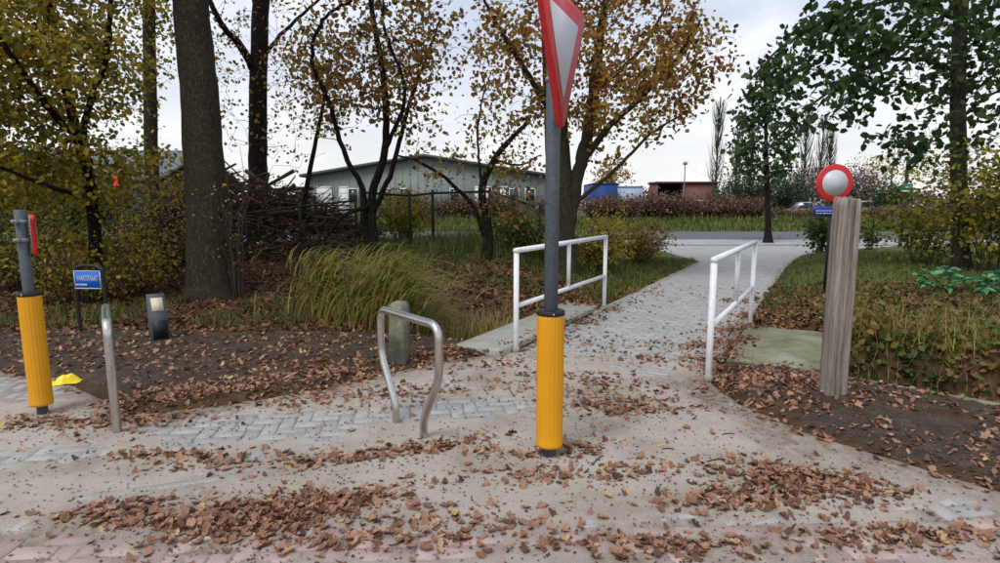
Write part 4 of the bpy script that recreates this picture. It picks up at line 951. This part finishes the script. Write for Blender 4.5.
# origin at the base of the heap
hx = np.column_stack([rng.uniform(-2.9, 2.9, 4200), rng.normal(-.3, .6, 4200)]); hz_ = (1.6-.38*np.maximum(hx[:, 0], -1.2))*np.exp(-(hx[:, 0]/2.5)**4-(hx[:, 1]/1.1)**2)*rng.random(4200)**.6+hgt(hp[0]+hx[:, 0], hp[1]+hx[:, 1])+.05
mk('caught_leaves', [leaves(np.column_stack([hp+hx, hz_]), .085, np.clip(rng.normal(.45, .3, 4200), 0, 1))], M['leaf_litter_bank'], o)['kind'] = 'stuff'
tag(o, 'heap of cut branches and sticks piled beside the thick oak', 'branch heap', kind='stuff')
def fence(name, label, pts, h, post_r, mat, group=None, mesh_step=.10, rail=True, wires=True):
    pts = [np.array(p, float) for p in pts]; r = thing(name, label, 'fence', (pts[0][0], pts[0][1], gz(pts[0])), 0, group); o_ = np.array([pts[0][0], pts[0][1], gz(pts[0])])
    T = [np.array([p[0], p[1], gz(p)])-o_ for p in pts]; zt_ = h
    for q in T: mk('post', [lathe([(post_r, -.3), (post_r, h-q[2]*0+.06), (post_r*.5, h+.085)], 10)], mat, r, loc=tuple(q), smooth=True)
    for a, b_ in zip(T[:-1], T[1:]):
        if rail: mk('rail', [tube([a+[0, 0, h], b_+[0, 0, h]], post_r*.75, 8)], mat, r)
        if wires:
            w_ = []; n_ = int(np.linalg.norm((b_-a)[:2])/mesh_step)
            for k in range(1, n_): p = a+(b_-a)*k/n_; w_.append(tube([p+[0, 0, .05], p+[0, 0, h]], .0022, 3, caps=False))
            for z in np.arange(.1, h, mesh_step*2): w_.append(tube([a+[0, 0, z], b_+[0, 0, z]], .0022, 3, caps=False))
            mk('wire_mesh', w_, mat, r)['kind'] = 'stuff'
    return r
fence('mesh_fence', 'dark green wire mesh fence between multi-stemmed and autumn trees', [(A(x, 220, y)[0], y) for x, y in ((362, 12.6), (410, 12.9), (433, 13.0), (490, 13.3), (540, 13.5))], 1.2, .035, M['fence_green'])
fence('mesh_fence', 'dark green fence rail in front of the branch heap', [(A(x, 220, y)[0], y) for x, y in ((246, 11.6), (300, 11.9), (356, 12.3))], 1.0, .03, M['fence_green'], wires=False)

# small bright scraps
def rag(name, label, P, s, mat, cat='scrap'):
    X, Y_ = np.meshgrid(np.linspace(-1, 1, 9), np.linspace(-1, 1, 9)); q = rng.integers(99)
    V = np.stack([X*s*.5*(1-.3*Y_)+s*.3*fbm(X, Y_, 1.4, 2, q), s*.35*fbm(X, Y_, 1.7, 2, q+1), Y_*s], -1).reshape(-1, 3); i, j = np.meshgrid(np.arange(8), np.arange(8), indexing='ij'); a = i*9+j
    return tag(mk(name, [(V, np.stack([a, a+1, a+10, a+9], -1).reshape(-1, 4))], mat, loc=tuple(P)), label, cat)
M['rag_red'] = M_noise('rag_red', [(.55, .05, .03), (.75, .09, .05)], 8, .6, .2, dist=.01)
M['rag_white'] = M_noise('rag_white', [(.6, .58, .55), (.75, .74, .72)], 8, .6, .2, dist=.01)
rag('red_ribbon', 'small orange-red plastic ribbon hanging in the leafy maple', A(116, 181, 8.4), .07, M['rag_red'], 'ribbon')
q = A(978, 266, 12.0); q2 = A(973, 274, 11.9)
rag('plastic_scrap', 'red plastic scrap caught at the foot of the lime trunk', (q[0], q[1], q[2]), .11, M['rag_red'])
rag('plastic_scrap', 'white plastic scrap tucked beside the red scrap at the lime trunk', (q2[0], q2[1], q2[2]), .08, M['rag_white'])

# ------------------------------------------------------------------ fallen leaves
def leaf_shape(n_lobes=3):
    n = 7; q = np.linspace(0, 1, n); w = .30*np.sin(np.pi*np.clip(q*.95+.03, 0, 1))**.8*(1+.35*np.array([0, .5, -.7, .6, -.7, .5, 0]))
    x = q-.5; curl = rng.uniform(.2, 1.2); cup = rng.uniform(-.1, 1.3); tw = rng.normal(0, .8)
    def pos(i, sgn):
        y = w[i]*sgn; z = curl*(x[i]**2)+cup*abs(y)*.7+tw*x[i]*y
        return (x[i], y, z)
    V = [pos(i, 0) for i in range(n)]+[pos(i, 1) for i in range(1, n-1)]+[pos(i, -1) for i in range(1, n-1)]
    F3 = [[0, 1, n], [0, n+n-2, 1], [n-1, n+n-3, n-2], [n-1, n-2, n+2*(n-2)-1]]
    F4 = [[i, i+1, n+i, n+i-1] for i in range(1, n-2)]+[[i+1, i, n+n-2+i-1, n+n-2+i] for i in range(1, n-2)]
    V = np.array(V); V[:, 2] -= np.percentile(V[:, 2], 12)
    tris = np.array(F3+[f[:3] for f in F4]+[[f[0], f[2], f[3]] for f in F4]); return V, tris
SHAPES = [leaf_shape() for _ in range(14)]
def litter(P, Z, size, tint, tilt=.3):
    """all the leaves as one triangle soup"""
    parts = []; n = len(P); which = rng.integers(0, len(SHAPES), n); s = size*rng.uniform(.4, 1.3, n); a = rng.uniform(0, 6.283, n); tx, ty = rng.normal(0, tilt, n), rng.normal(0, tilt, n)
    for k, (V, F) in enumerate(SHAPES):
        m_ = np.where(which == k)[0]
        if not len(m_): continue
        v = V[None]*s[m_][:, None, None]; v = v.copy(); v[..., 2] += v[..., 0]*tx[m_][:, None]+v[..., 1]*ty[m_][:, None]
        xy = np.stack([v[..., 0]*np.cos(a[m_])[:, None]-v[..., 1]*np.sin(a[m_])[:, None], v[..., 0]*np.sin(a[m_])[:, None]+v[..., 1]*np.cos(a[m_])[:, None]], -1)
        W = np.concatenate([xy+P[m_][:, None], (v[..., 2]+Z[m_][:, None]+.003)[..., None]], -1)
        parts.append((W.reshape(-1, 3), (F[None]+(np.arange(len(m_))*len(V))[:, None, None]).reshape(-1, 3), np.repeat(tint[m_], len(V))))
    return parts
def gauss(px, py, n, sx, sy, ang=0): n = int(n*1.3); return G(px, py)+rot2(rng.normal(0, 1, (n, 2))*[sx*.95, sy*.95], ang)
pv_leaves = np.concatenate([
    gauss(285, 512, 330, .24, .10, .1), gauss(330, 505, 160, .30, .08, .25), gauss(235, 530, 110, .22, .07), gauss(120, 512, 110, .22, .07), gauss(155, 522, 70, .25, .05),
    gauss(795, 480, 300, .24, .11, -.25), gauss(740, 500, 170, .25, .08), gauss(850, 492, 60, .25, .08), gauss(900, 540, 90, .3, .06), gauss(930, 535, 60, .25, .06), gauss(700, 548, 60, .2, .05), gauss(610, 545, 60, .3, .06), gauss(480, 520, 60, .35, .07), gauss(380, 540, 70, .3, .06),
    gauss(610, 405, 150, .28, .16), gauss(590, 385, 90, .35, .16), gauss(640, 410, 60, .25, .1), gauss(690, 345, 60, .3, .15), gauss(670, 360, 40, .4, .12), gauss(560, 380, 60, .4, .2), gauss(600, 345, 60, .4, .3),
    gauss(260, 462, 60, .35, .06, .2), gauss(360, 458, 110, .30, .05, .35), gauss(440, 447, 80, .25, .05, .4), gauss(170, 455, 80, .25, .06), gauss(520, 455, 50, .25, .06), gauss(570, 447, 60, .15, .06), gauss(560, 478, 70, .35, .06), gauss(640, 470, 40, .3, .06), gauss(60, 425, 90, .4, .07), gauss(20, 425, 60, .5, .08), gauss(140, 420, 90, .25, .08), gauss(420, 392, 110, .5, .13, .25), gauss(330, 400, 70, .4, .1, .1), gauss(500, 365, 70, .35, .15, .5),
    np.column_stack([rng.uniform(-3.2, 3.2, 230), rng.uniform(2.2, 4.9, 230)]), np.column_stack([rng.uniform(-4, 4, 130), rng.uniform(1.3, 2.4, 130)]),
    np.array([ST(rng.uniform(-.95, .95), rng.uniform(-1.3, 5)) for _ in range(190)]), np.array([ST(rng.choice([-1, 1])*(.95-abs(rng.normal(0, .16))), rng.uniform(-1.3, 4.5)) for _ in range(260)])])
def soil_leaves(poly, n, seed, dens=0.):
    P_ = np.array(poly); p = np.column_stack([rng.uniform(P_[:, 0].min(), P_[:, 0].max(), n), rng.uniform(P_[:, 1].min(), P_[:, 1].max(), n)])
    s, t = st(p[:, 0], p[:, 1])
    d_ = sdist(poly, p[:, 0], p[:, 1]); return p[(d_ > -.1) & (fbm(p[:, 0], p[:, 1], 1.3, 3, seed) > -.05-dens) & ~((s > 1.15) & (t > -.7) & (t < 1.05) & (s < 1.97)) & ~((s < -1.2) & (s > -1.66) & (t > -1.72) & (t < 1.4))]
sl_leaves = soil_leaves(soilL_poly, 7500, 101, .16); sr_leaves = soil_leaves(soilR_poly, 6000, 107, .12)
edge = [G(x, y) for x, y in ((130, 412), (200, 408), (330, 390), (430, 366), (516, 352), (560, 330), (605, 309))]
edge_l = np.concatenate([gauss(x, y, n, .28, .13, .3) for x, y, n in ((170, 400, 150), (240, 392, 170), (330, 378, 190), (420, 360, 220), (480, 350, 200), (530, 338, 150), (570, 322, 120), (600, 310, 90), (715, 360, 160), (725, 345, 160), (738, 330, 150), (740, 385, 130), (765, 375, 120), (800, 385, 130), (760, 315, 140), (785, 318, 130), (815, 322, 100), (745, 300, 80))])
s, t = st(edge_l[:, 0], edge_l[:, 1]); edge_l = edge_l[~((s > 1.22+.1*fbm(edge_l[:, 0], edge_l[:, 1], 3, 2, 5)) & (t > -.62) & (t < 1.0) & (s < 2.1)) & ~((s < -1.3) & (t < 1.2) & (t > -1.7))]
allp = np.concatenate([pv_leaves, sl_leaves, sr_leaves, edge_l]); kind = np.concatenate([np.zeros(len(pv_leaves), int), np.ones(len(sl_leaves), int), 2*np.ones(len(sr_leaves), int), 3*np.ones(len(edge_l), int)])
bad = (sdist(grey_poly, allp[:, 0], allp[:, 1]) < -.02) & (kind == 0) & (allp[:, 1] > 2.7); allp, kind = allp[~bad], kind[~bad]
allz = top_z(allp[:, 0], allp[:, 1]); tint = np.clip(rng.normal(.44, .20, len(allp)), 0, 1)
d_ = np.hypot(allp[:, 0], allp[:, 1]); inv = (np.abs(allp[:, 0]) < allp[:, 1]*.88) & (allp[:, 1] > 2.36)
soil_d = np.maximum(sdist(soilL_poly, allp[:, 0], allp[:, 1]), sdist(soilR_poly, allp[:, 0], allp[:, 1]))
order = np.argsort(np.where(inv, d_, d_+1000)+rng.uniform(0, 1.0, len(allp)))
dbp = np.concatenate([allp[rng.integers(0, len(allp), 15000)]+rng.normal(0, .12, (15000, 2)), np.column_stack([rng.uniform(-3.6, 3.6, 3500), rng.uniform(2.2, 5, 3500)])]); dbp = dbp[(dbp[:, 1] > 1.5)]
single = order[:292]; rest = np.setdiff1d(np.arange(len(allp)), single)
cols_ = (('dark brown', .15), ('rust brown', .36), ('orange brown', .52), ('pale tan', .74)); lms = {}
for cn, tv in cols_:
    lms[cn] = [mesh('fallen_leaf', [(V*.053, F, tv+rng.normal(0, .05))], M['leaf_fallen']) for V, F in SHAPES[:9]]
for k in single:
    tv = tint[k]; cn = 'dark brown' if tv < .25 else 'rust brown' if tv < .46 else 'orange brown' if tv < .66 else 'pale tan'
    x, y = allp[k]; where = 'dark soil' if soil_d[k] > 0 else ('red street paving' if y < 2.66 else 'sandy grey paving')
    z = float(allz[k])
    o = put('fallen_leaf', lms[cn][rng.integers(9)], None, (x, y, z+.002), (rng.normal(0, .16), rng.normal(0, .16), rng.uniform(0, 6.28))); sc_ = rng.uniform(.6, 1.5); o.scale = (sc_, sc_, sc_)
    tag(o, 'curled %s fallen leaf lying on the %s' % (cn, where), 'leaf', '%s fallen leaves on the %s' % (cn, where))
tag(mk('leaf_litter', litter(allp[rest], allz[rest], .056, tint[rest], .4)+litter(dbp, top_z(dbp[:, 0], dbp[:, 1]), .017, np.clip(rng.normal(.3, .22, len(dbp)), 0, 1), .2), M['leaf_fallen']), 'scattered dry brown leaves drifted over paving and soil', 'leaf litter', kind='stuff')
# thick litter on the banks
n = 15000; p = np.column_stack([rng.uniform(-11, 2, n), rng.uniform(6.8, 13.5, n)]); s, t = st(p[:, 0], p[:, 1])
p = p[~((s > -1.66) & (t < 1.5)) & (sdist(grey_poly, p[:, 0], p[:, 1]) < -.05)]
n2 = 9500; q = C0+VP*rng.uniform(1.05, 8, n2)[:, None]+UP*rng.uniform(-.2, 5.5, n2)[:, None]; s, t = st(q[:, 0], q[:, 1]); q = q[(fbm(q[:, 0], q[:, 1], .9, 3, 23)-.09*t < .12) & ~((s < 1.97) & (t < 1.05))]
n3 = 1800; w_ = C0-VP*rng.uniform(1.05, 4, n3)[:, None]+UP*rng.uniform(1.2, 8, n3)[:, None]; s, t = st(w_[:, 0], w_[:, 1]); w_ = w_[fbm(w_[:, 0], w_[:, 1], .9, 3, 24)-.08*t < .1]
p = np.concatenate([p, q, w_]); tag(mk('bank_litter', litter(p, top_z(p[:, 0], p[:, 1]), .09, np.clip(rng.normal(.5, .27, len(p)), 0, 1), .45), M['leaf_litter_bank']), 'deep brown leaf litter covering the wooded bank', 'leaf litter', kind='stuff')
# loose sticks on the sand
for px, py, ln, a in ((598, 462, .16, 1.0), (716, 463, .13, .25), (728, 437, .09, .1), (680, 410, .07, .4), (668, 452, .08, 0), (722, 413, .06, 2.0), (540, 470, .12, 1.1), (752, 405, .08, .3)):
    p = G(px, py); C = spline([(-ln/2, 0, .004), (0, .008, .007), (ln/2, -.004, .004)], 3)
    tag(mk('twig', [tube(C, .0035, 5)], M['twig'], loc=(p[0], p[1], float(top_z(p[0], p[1]))), rot=(0, 0, a)), 'small dark broken twig lying on the bare sand', 'twig', 'broken twigs on the sand')

# ------------------------------------------------------------------ background
def F0(px, Y): return A(px, 215, Y)[0]
M['clad_grey'] = M_noise('cladding_grey', [(.17, .20, .19), (.22, .25, .235)], 2, .7, .1, dist=.01)
M['clad_dark'] = M_noise('cladding_dark', [(.10, .11, .125), (.14, .15, .165)], 2, .7, .1, dist=.01)
M['clad_white'] = M_noise('cladding_white', [(.55, .56, .56), (.68, .69, .68)], 2, .6, .05, dist=.005)
M['glass_dark'] = M_noise('window_glass', [(.02, .025, .03), (.035, .04, .05)], 3, .12, 0, spec=.6)
M['roof_dark'] = M_noise('roof', [(.07, .085, .09), (.11, .125, .13)], 2, .8, .1, dist=.01)
# green-grey gabled hall
Yh = 46.; x0, xa, x1 = F0(308, Yh), F0(425, Yh), F0(548, Yh); ze, za_ = A(308, 176, Yh)[2], A(425, 157, Yh)[2]; g0 = gz((xa, Yh))
r = thing('industrial_hall', 'grey-green gabled hall with white doors beyond the fence', 'building', (xa, Yh, g0)); X0, X1, ZE, ZA = x0-xa, x1-xa, ze-g0, za_-g0
mk('wall', [prism([(X0, -.3), (X1, -.3), (X1, ZE), (0, ZA), (X0, ZE)], 0, 22)], M['clad_grey'], r)
k = 0
for i in range(int((X1-X0)/.62)):
    x = X0+.3+i*.62; zt_ = ZE+(ZA-ZE)*(1-abs(x)/max(abs(X0), X1))-.35
    mk('cladding_rib', [box(x, x+.06, -.03, -.002, .2, zt_)], M['clad_grey'], r)
rf = mk('roof', [prism([(X0-.4, ZE-.10), (0, ZA+.02), (X1+.4, ZE-.10), (X1+.4, ZE+.12), (0, ZA+.24), (X0-.4, ZE+.12)], -.5, 22.5)], M['roof_dark'], r)
for a, b_ in ((318, 333), (340, 350), (475, 492), (500, 508)):
    xa_, xb_ = F0(a, Yh)-xa, F0(b_, Yh)-xa; d = mk('roller_door', [box(xa_, xb_, -.08, -.034, .0, 2.75)], M['clad_white'], r); mk('door_slat', [box(xa_, xb_, -.10, -.082, z, z+.04) for z in np.arange(.4, 2.7, .45)], M['clad_white'], d)
for a in (354, 388, 405, 455, 514, 530):
    xw = F0(a, Yh)-xa; w_ = mk('window', [box(xw-.42, xw+.42, -.09, -.034, 1.5, 2.6)], M['clad_white'], r); mk('pane', [box(xw-.35, xw+.35, -.10, -.092, 1.57, 2.53)], M['glass_dark'], w_)
# long dark shed on the left
Yh = 40.; x0, x1 = F0(-160, Yh), F0(160, Yh); ze, zr = A(0, 181, Yh)[2], A(0, 151, Yh+5)[2]; g0 = gz((x0, Yh))
r = thing('long_shed', 'long low shed with dark grey roof behind the oak and maple', 'building', ((x0+x1)/2, Yh, g0)); hw_ = (x1-x0)/2
mk('wall', [box(-hw_, hw_, 0, 12, -.3, ze-g0)], M['clad_dark'], r)
V = np.array([[-hw_-.4, -.5, ze-g0], [hw_+.4, -.5, ze-g0], [hw_+.4, 6, zr-g0], [-hw_-.4, 6, zr-g0], [-hw_-.4, 12.5, ze-g0], [hw_+.4, 12.5, ze-g0]]); V = np.vstack([V, V+[0, 0, .15]])
mk('roof', [(V, [[0, 3, 2, 1], [3, 4, 5, 2], [6, 7, 8, 9], [9, 8, 11, 10], [0, 1, 7, 6], [5, 4, 10, 11]]), (V, [[1, 2, 8, 7], [2, 5, 11, 8], [0, 6, 9, 3], [3, 9, 10, 4]])], M['clad_dark'], r)
for i in range(7):
    xw = -hw_+2+i*4.2; w_ = mk('window', [box(xw-.8, xw+.8, -.06, -.002, 1.2, 2.3)], M['clad_white'], r); mk('pane', [box(xw-.7, xw+.7, -.075, -.062, 1.3, 2.2)], M['glass_dark'], w_)
# red open cabin
M['cabin_red'] = M_noise('cabin_red', [(.15, .06, .055), (.22, .095, .085)], 3, .7, .1, dist=.01); M['cabin_dark'] = M_noise('cabin_inside', [(.05, .015, .015), (.08, .022, .02)], 3, .8, 0)
Yc = 58.; xa, xb, xm = F0(656, Yc), F0(716, Yc), F0(683, Yc); zt_ = A(680, 182, Yc)[2]; g0 = gz((xa, Yc)); H_ = zt_-g0; r = thing('red_cabin', 'faded red cabin with an open dark front beyond the shrubs', 'cabin', ((xa+xb)/2, Yc, g0)); w_ = (xb-xa)/2; xmL = xm-(xa+xb)/2
mk('side_wall', [box(-w_, -w_+.1, 0, 3, 0, H_-.1)], M['cabin_red'], r); mk('side_wall', [box(xmL, w_, 0, 3, 0, H_-.1)], M['cabin_red'], r); mk('back_wall', [box(-w_+.1, xmL, 2.8, 3, 0, H_-.1)], M['cabin_dark'], r); mk('roof', [box(-w_-.15, w_+.15, -.25, 3.2, H_-.098, H_+.05)], M['cabin_red'], r)
mk('counter', [box(-w_+.1, xmL, -.05, .15, 0, 1.0)], M['cabin_red'], r); mk('corner_post', [box(xmL-.1, xmL-.002, -.1, 0, 0, H_-.1)], M['clad_white'], r)
# blue containers
M['cont_blue'] = M_noise('container_blue', [(.015, .05, .20), (.022, .075, .27)], 2, .6, .05); M['cont_pale'] = M_noise('container_pale', [(.33, .42, .55), (.45, .52, .62)], 1.5, .6, .05)
for a, b_, top, Yk, mt, lb in ((592, 617, 184, 52, 'cont_blue', 'dark blue ribbed container beyond the shrubs beside the autumn tree'), (617, 642, 187, 53.5, 'cont_pale', 'pale blue ribbed container between dark blue one and red cabin')):
    xa, xb = F0(a, Yk), F0(b_, Yk); g0 = gz((xa, Yk)); H_ = A(a, top, Yk)[2]-g0; w_ = (xb-xa)/2; r = thing('container', lb, 'container', ((xa+xb)/2, Yk, g0))
    mk('body', [box(-w_, w_, 0, 5.5, .1, H_)], M[mt], r); mk('rib', [box(x, x+.08, -.05, -.002, .2, H_-.12) for x in np.arange(-w_+.1, w_-.1, .24)], M[mt], r); mk('roof_edge', [box(-w_-.02, w_+.02, -.07, 5.52, H_+.002, H_+.1)], M[mt], r); mk('skid', [box(-w_, w_, -.02, .3, -.2, .098)], M['clad_dark'], r)
# pale low fence
fence('yard_fence', 'pale low yard fence running behind the reddish shrubs', [(F0(x, 50), 50) for x in (585, 612, 640, 668, 697, 726, 755)], 1.55, .05, M['clad_white'], wires=False)
# street lamps
def lamp(label, px, Yk, top):
    x = F0(px, Yk); g0 = gz((x, Yk)); H_ = A(px, top, Yk)[2]-g0; r = thing('street_lamp', label, 'street lamp', (x, Yk, g0)); mk('pole', [lathe([(.09, -.2), (.08, 1), (.045, H_)], 10)], M['galv'], r, smooth=True); mk('lamp_head', [lathe([(.05, H_+.002), (.22, H_+.06), (.24, H_+.22), (.12, H_+.34)], 14)], M['sign_grey'], r)
lamp('thin grey street lamp rising beside the red cabin', 683, 56, 165)
# green direction sign on a pole
Yk = 27.; x = F0(903, 22.0); Yk = 22.0; g0 = gz((x, Yk)); r = thing('green_sign', 'small green plate with white symbol on a pale pole by the bush', 'sign', (x, Yk, g0)); H_ = A(903, 160, Yk)[2]-g0; zc = A(903, 188, Yk)[2]-g0
mk('pole', [lathe([(.06, -.2), (.06, H_), (.03, H_+.03)], 10)], M['bark_grey'], r); p_ = mk('plate', [cbox(-.22, .22, -.02, .0, -.17, .17, .006)], M['sign_green'], r, loc=(0, -.065, zc)); mk('white_band', [box(-.20, .20, -.024, -.0205, -.155, -.09)], M['sign_white'], p_); mk('arrow_symbol', [box(-.06, .10, -.024, -.0205, .0, .05), box(.10, .14, -.024, -.0205, -.02, .07)], M['sign_white'], p_)
# parked cars, seen over the shrubs
M['car_silver'] = M_noise('car_silver', [(.42, .46, .50), (.50, .54, .58)], 2, .3, 0, metal=.4, coat=.6); M['car_white'] = M_noise('car_white', [(.68, .69, .70), (.76, .77, .78)], 2, .3, 0, coat=.6); M['tyre'] = M_noise('tyre', [(.012, .012, .012), (.02, .02, .02)], 9, .85, 0)
def car(label, px, Yk, mat, L_=4.3, H_=1.48, rz=0):
    x = F0(px, Yk); g0 = gz((x, Yk)); r = thing('parked_car', label, 'car', (x, Yk, g0), rz, 'cars parked beyond the shrubs'); h = L_/2
    mk('body', [prism([(-h, .3), (-h+.1, .22), (h-.1, .22), (h, .34), (h-.02, .62), (h-.9, .84), (h-.95, .86), (-h+.6, .92), (-h+.05, .86)], -.85, .85)], mat, r)
    cb = mk('cabin', [prism([(h-1.15, .862), (h-1.95, H_-.04), (h-2.3, H_), (-h+.9, H_-.02), (-h+.2, .90)], -.72, .72)], mat, r)
    for sy in (-1, 1):
        mk('side_window', [prism([(h-1.35, .90), (h-1.98, H_-.1), (h-2.5, H_-.08), (h-2.5, .90)], sy*.73-.006, sy*.73+.006)], M['glass_dark'], r); mk('side_window', [prism([(h-2.58, .90), (h-2.58, H_-.08), (-h+1.0, H_-.1), (-h+.5, .93)], sy*.73-.006, sy*.73+.006)], M['glass_dark'], r)
        for wx in (-h+.8, h-.85):
            wh = mk('wheel', [lathe([(.2, -.1), (.31, -.09), (.32, 0), (.31, .09), (.2, .1)], 20)], M['tyre'], r, loc=(wx, sy*.8, .31), rot=(R(90), 0, 0)); mk('rim', [lathe([(.19, -.102), (.19, .102)], 12)], M['car_silver'], wh)
    mk('headlight', [box(h-.18, h-.02, -.72, -.45, .60, .70)], M['sign_white'], r); mk('headlight', [box(h-.18, h-.02, .45, .72, .60, .70)], M['sign_white'], r)
car('silver car parked beyond the shrubs left of the round sign', 812, 50, M['car_silver'], 4.4, 1.5)
car('white car parked beyond the shrubs right of the round sign', 868, 52, M['car_white'], 4.4, 1.6)
# reddish shrubs beyond the road
protos = []
for k in range(3):
    protos.append(shrub('red_twig_shrub', 'tangled reddish twiggy shrub in the row beyond the road', (0, 0, 0), 1.7, 2.25, 60, 30, M['leaf_red'], .17, group='reddish shrubs beyond the road', stemr=.016, spread=.16))
spots = [(F0(px, y), y) for px, y in ((596, 45), (612, 46), (628, 44.6), (643, 46), (660, 45), (676, 46.5), (692, 45), (708, 46), (724, 45), (740, 46), (755, 47), (560, 46), (535, 47), (500, 46), (470, 45), (440, 46), (410, 44))]
for k, (x, y) in enumerate(spots):
    o = protos[k] if k < 3 else copy_tree(protos[k % 3]); s_ = rng.uniform(.85, 1.15); o.location = (x, y, gz((x, y))); o.rotation_euler.z = rng.uniform(0, 6.28); o.scale = (s_, s_, s_*rng.uniform(.85, 1.05))
pr2 = [shrub('dry_shrub', 'pale brown twiggy shrub in the row near the parked cars', (0, 0, 0), 1.5, 1.15, 50, 26, M['leaf_red'], .15, group='brown shrubs near the parked cars', stemr=.014, spread=.16, tb=.35) for _ in range(2)]
for k, (px, y) in enumerate(((778, 45), (795, 44), (812, 45), (828, 44.5), (850, 44), (868, 45), (884, 44), (902, 45), (925, 44), (950, 45), (980, 44))):
    o = pr2[k] if k < 2 else copy_tree(pr2[k % 2]); x = F0(px, y); s_ = rng.uniform(.85, 1.1); o.location = (x, y, gz((x, y))); o.rotation_euler.z = rng.uniform(0, 6.28); o.scale = (s_, s_, s_)
# conifer, purple shrubs, yellow trees
def sp2(px, Y): x = F0(px, Y); return np.array([x, Y, gz((x, Y))])
for px, Yk, w_, h_, mt, nm, lb in ((742, 50, 3.2, 4.6, 'leaf_conifer', 'conifer_shrub', 'dark green spreading conifer left of the street tree'), (782, 52, 3.2, 5.0, 'leaf_conifer', 'conifer_shrub', 'dark green conifer directly behind the street tree'), (806, 56, 3.2, 6.2, 'leaf_purple', 'purple_shrub', 'rounded purple-grey shrub above the silver car'), (858, 57, 3.2, 6.0, 'leaf_purple', 'purple_shrub', 'rounded purple-grey shrub above the white car'), (890, 50, 1.8, 3.6, 'leaf_dark', 'green_shrub', 'dark green shrub beside the green plate sign')):
    shrub(nm, lb, sp2(px, Yk), w_, h_, 90, 34, M[mt], .2, stemr=.02, spread=.2)
def fartree(name, label, px, Yk, top, rx, leaf, nt_, per, ls, cr=.55, group=None):
    b_ = sp2(px, Yk); t_ = A(px, top, Yk); h_ = t_[2]-b_[2]
    tree(name, label, b_-[0, 0, .1], [([b_-[0, 0, .1], b_+[0, 0, h_*.4], b_+[.1, 0, h_*.9]], .05*h_**.8*.6, .03)], [((b_[0], Yk, b_[2]+h_*(1-cr/2)), (rx, rx, h_*cr/2*.98))], nt_, per, leaf, ls, M['bark_grey'], group, spread=.3, tipr=.012, maxtw=9)
fartree('yellow_tree', 'small golden tree behind the blue containers', 610, 62, 157, 2.4, M['leaf_orange'], 90, 10, .3, .7)
fartree('yellow_tree', 'pale yellow loose-branched tree behind the green plate sign', 888, 70, 142, 5.0, M['leaf_yellowgreen'], 130, 5, .3, .7)
fartree('yellow_tree', 'yellow-brown tree behind the large yellowing bush', 960, 60, 140, 5, M['leaf_yellowgreen'], 120, 8, .3, .75)
def poplar(label, px, top, w_):
    Yk = 105.; b_ = sp2(px, Yk); h_ = A(px, top, Yk)[2]-b_[2]; r = thing('poplar', label, 'tree', b_, 0, 'bare poplars on the horizon'); parts = []
    mk('trunk', [tube([(0, 0, -.2), (0, 0, h_*.5), (0, 0, h_)], [.28, .16, .03], 7)], M['bark_grey'], r, smooth=True)
    for k in range(130):
        z = h_*rng.uniform(.12, .93); a = rng.uniform(0, 6.28); q = w_*rng.uniform(.4, 1)*(1-.7*z/h_)**.6; l = rng.uniform(.16, .30)*h_; e_ = np.array([q*math.cos(a), q*math.sin(a), min(z+l, h_)])
        parts.append(tube([(0, 0, z), (e_[0]*.7, e_[1]*.7, z+l*.4), e_], [.06, .045, .02], 3, caps=False))
    mk('branches', parts, M['bark_grey'], r)['kind'] = 'stuff'
for px, top, w_ in ((714, 100, 2.3), (734, 128, 1.9), (748, 132, 1.7), (801, 105, 2.2), (817, 118, 2.2), (826, 130, 1.7)): poplar({100: 'tallest bare poplar on the horizon, left of the street tree', 105: 'tall bare poplar on the horizon, just right of the street tree', 118: 'slender bare poplar on the horizon above the purple shrubs'}.get(top, 'low bare poplar on the horizon half hidden by the street tree leaves'), px, top, w_)
# distant wood closing the horizon
P = []
for k in range(900):
    x = rng.uniform(-150, 190); h_ = 4.5+3*fbm(np.array(x), np.array(0.), .05, 3, 3)+rng.uniform(-1, 1); c = np.array([x, 135+rng.uniform(-5, 5), h_*.5]); n_ = 26
    P.append(c+rng.normal(0, 1, (n_, 3))*[1.3, 1.3, h_*.28])
P = np.concatenate(P); P[:, 2] = np.maximum(P[:, 2], .3)
tag(mk('distant_wood', [leaves(P, .8, ti(len(P), .55))], M['leaf_purple']), 'distant grey-brown line of woodland on the horizon', 'woodland', kind='stuff')
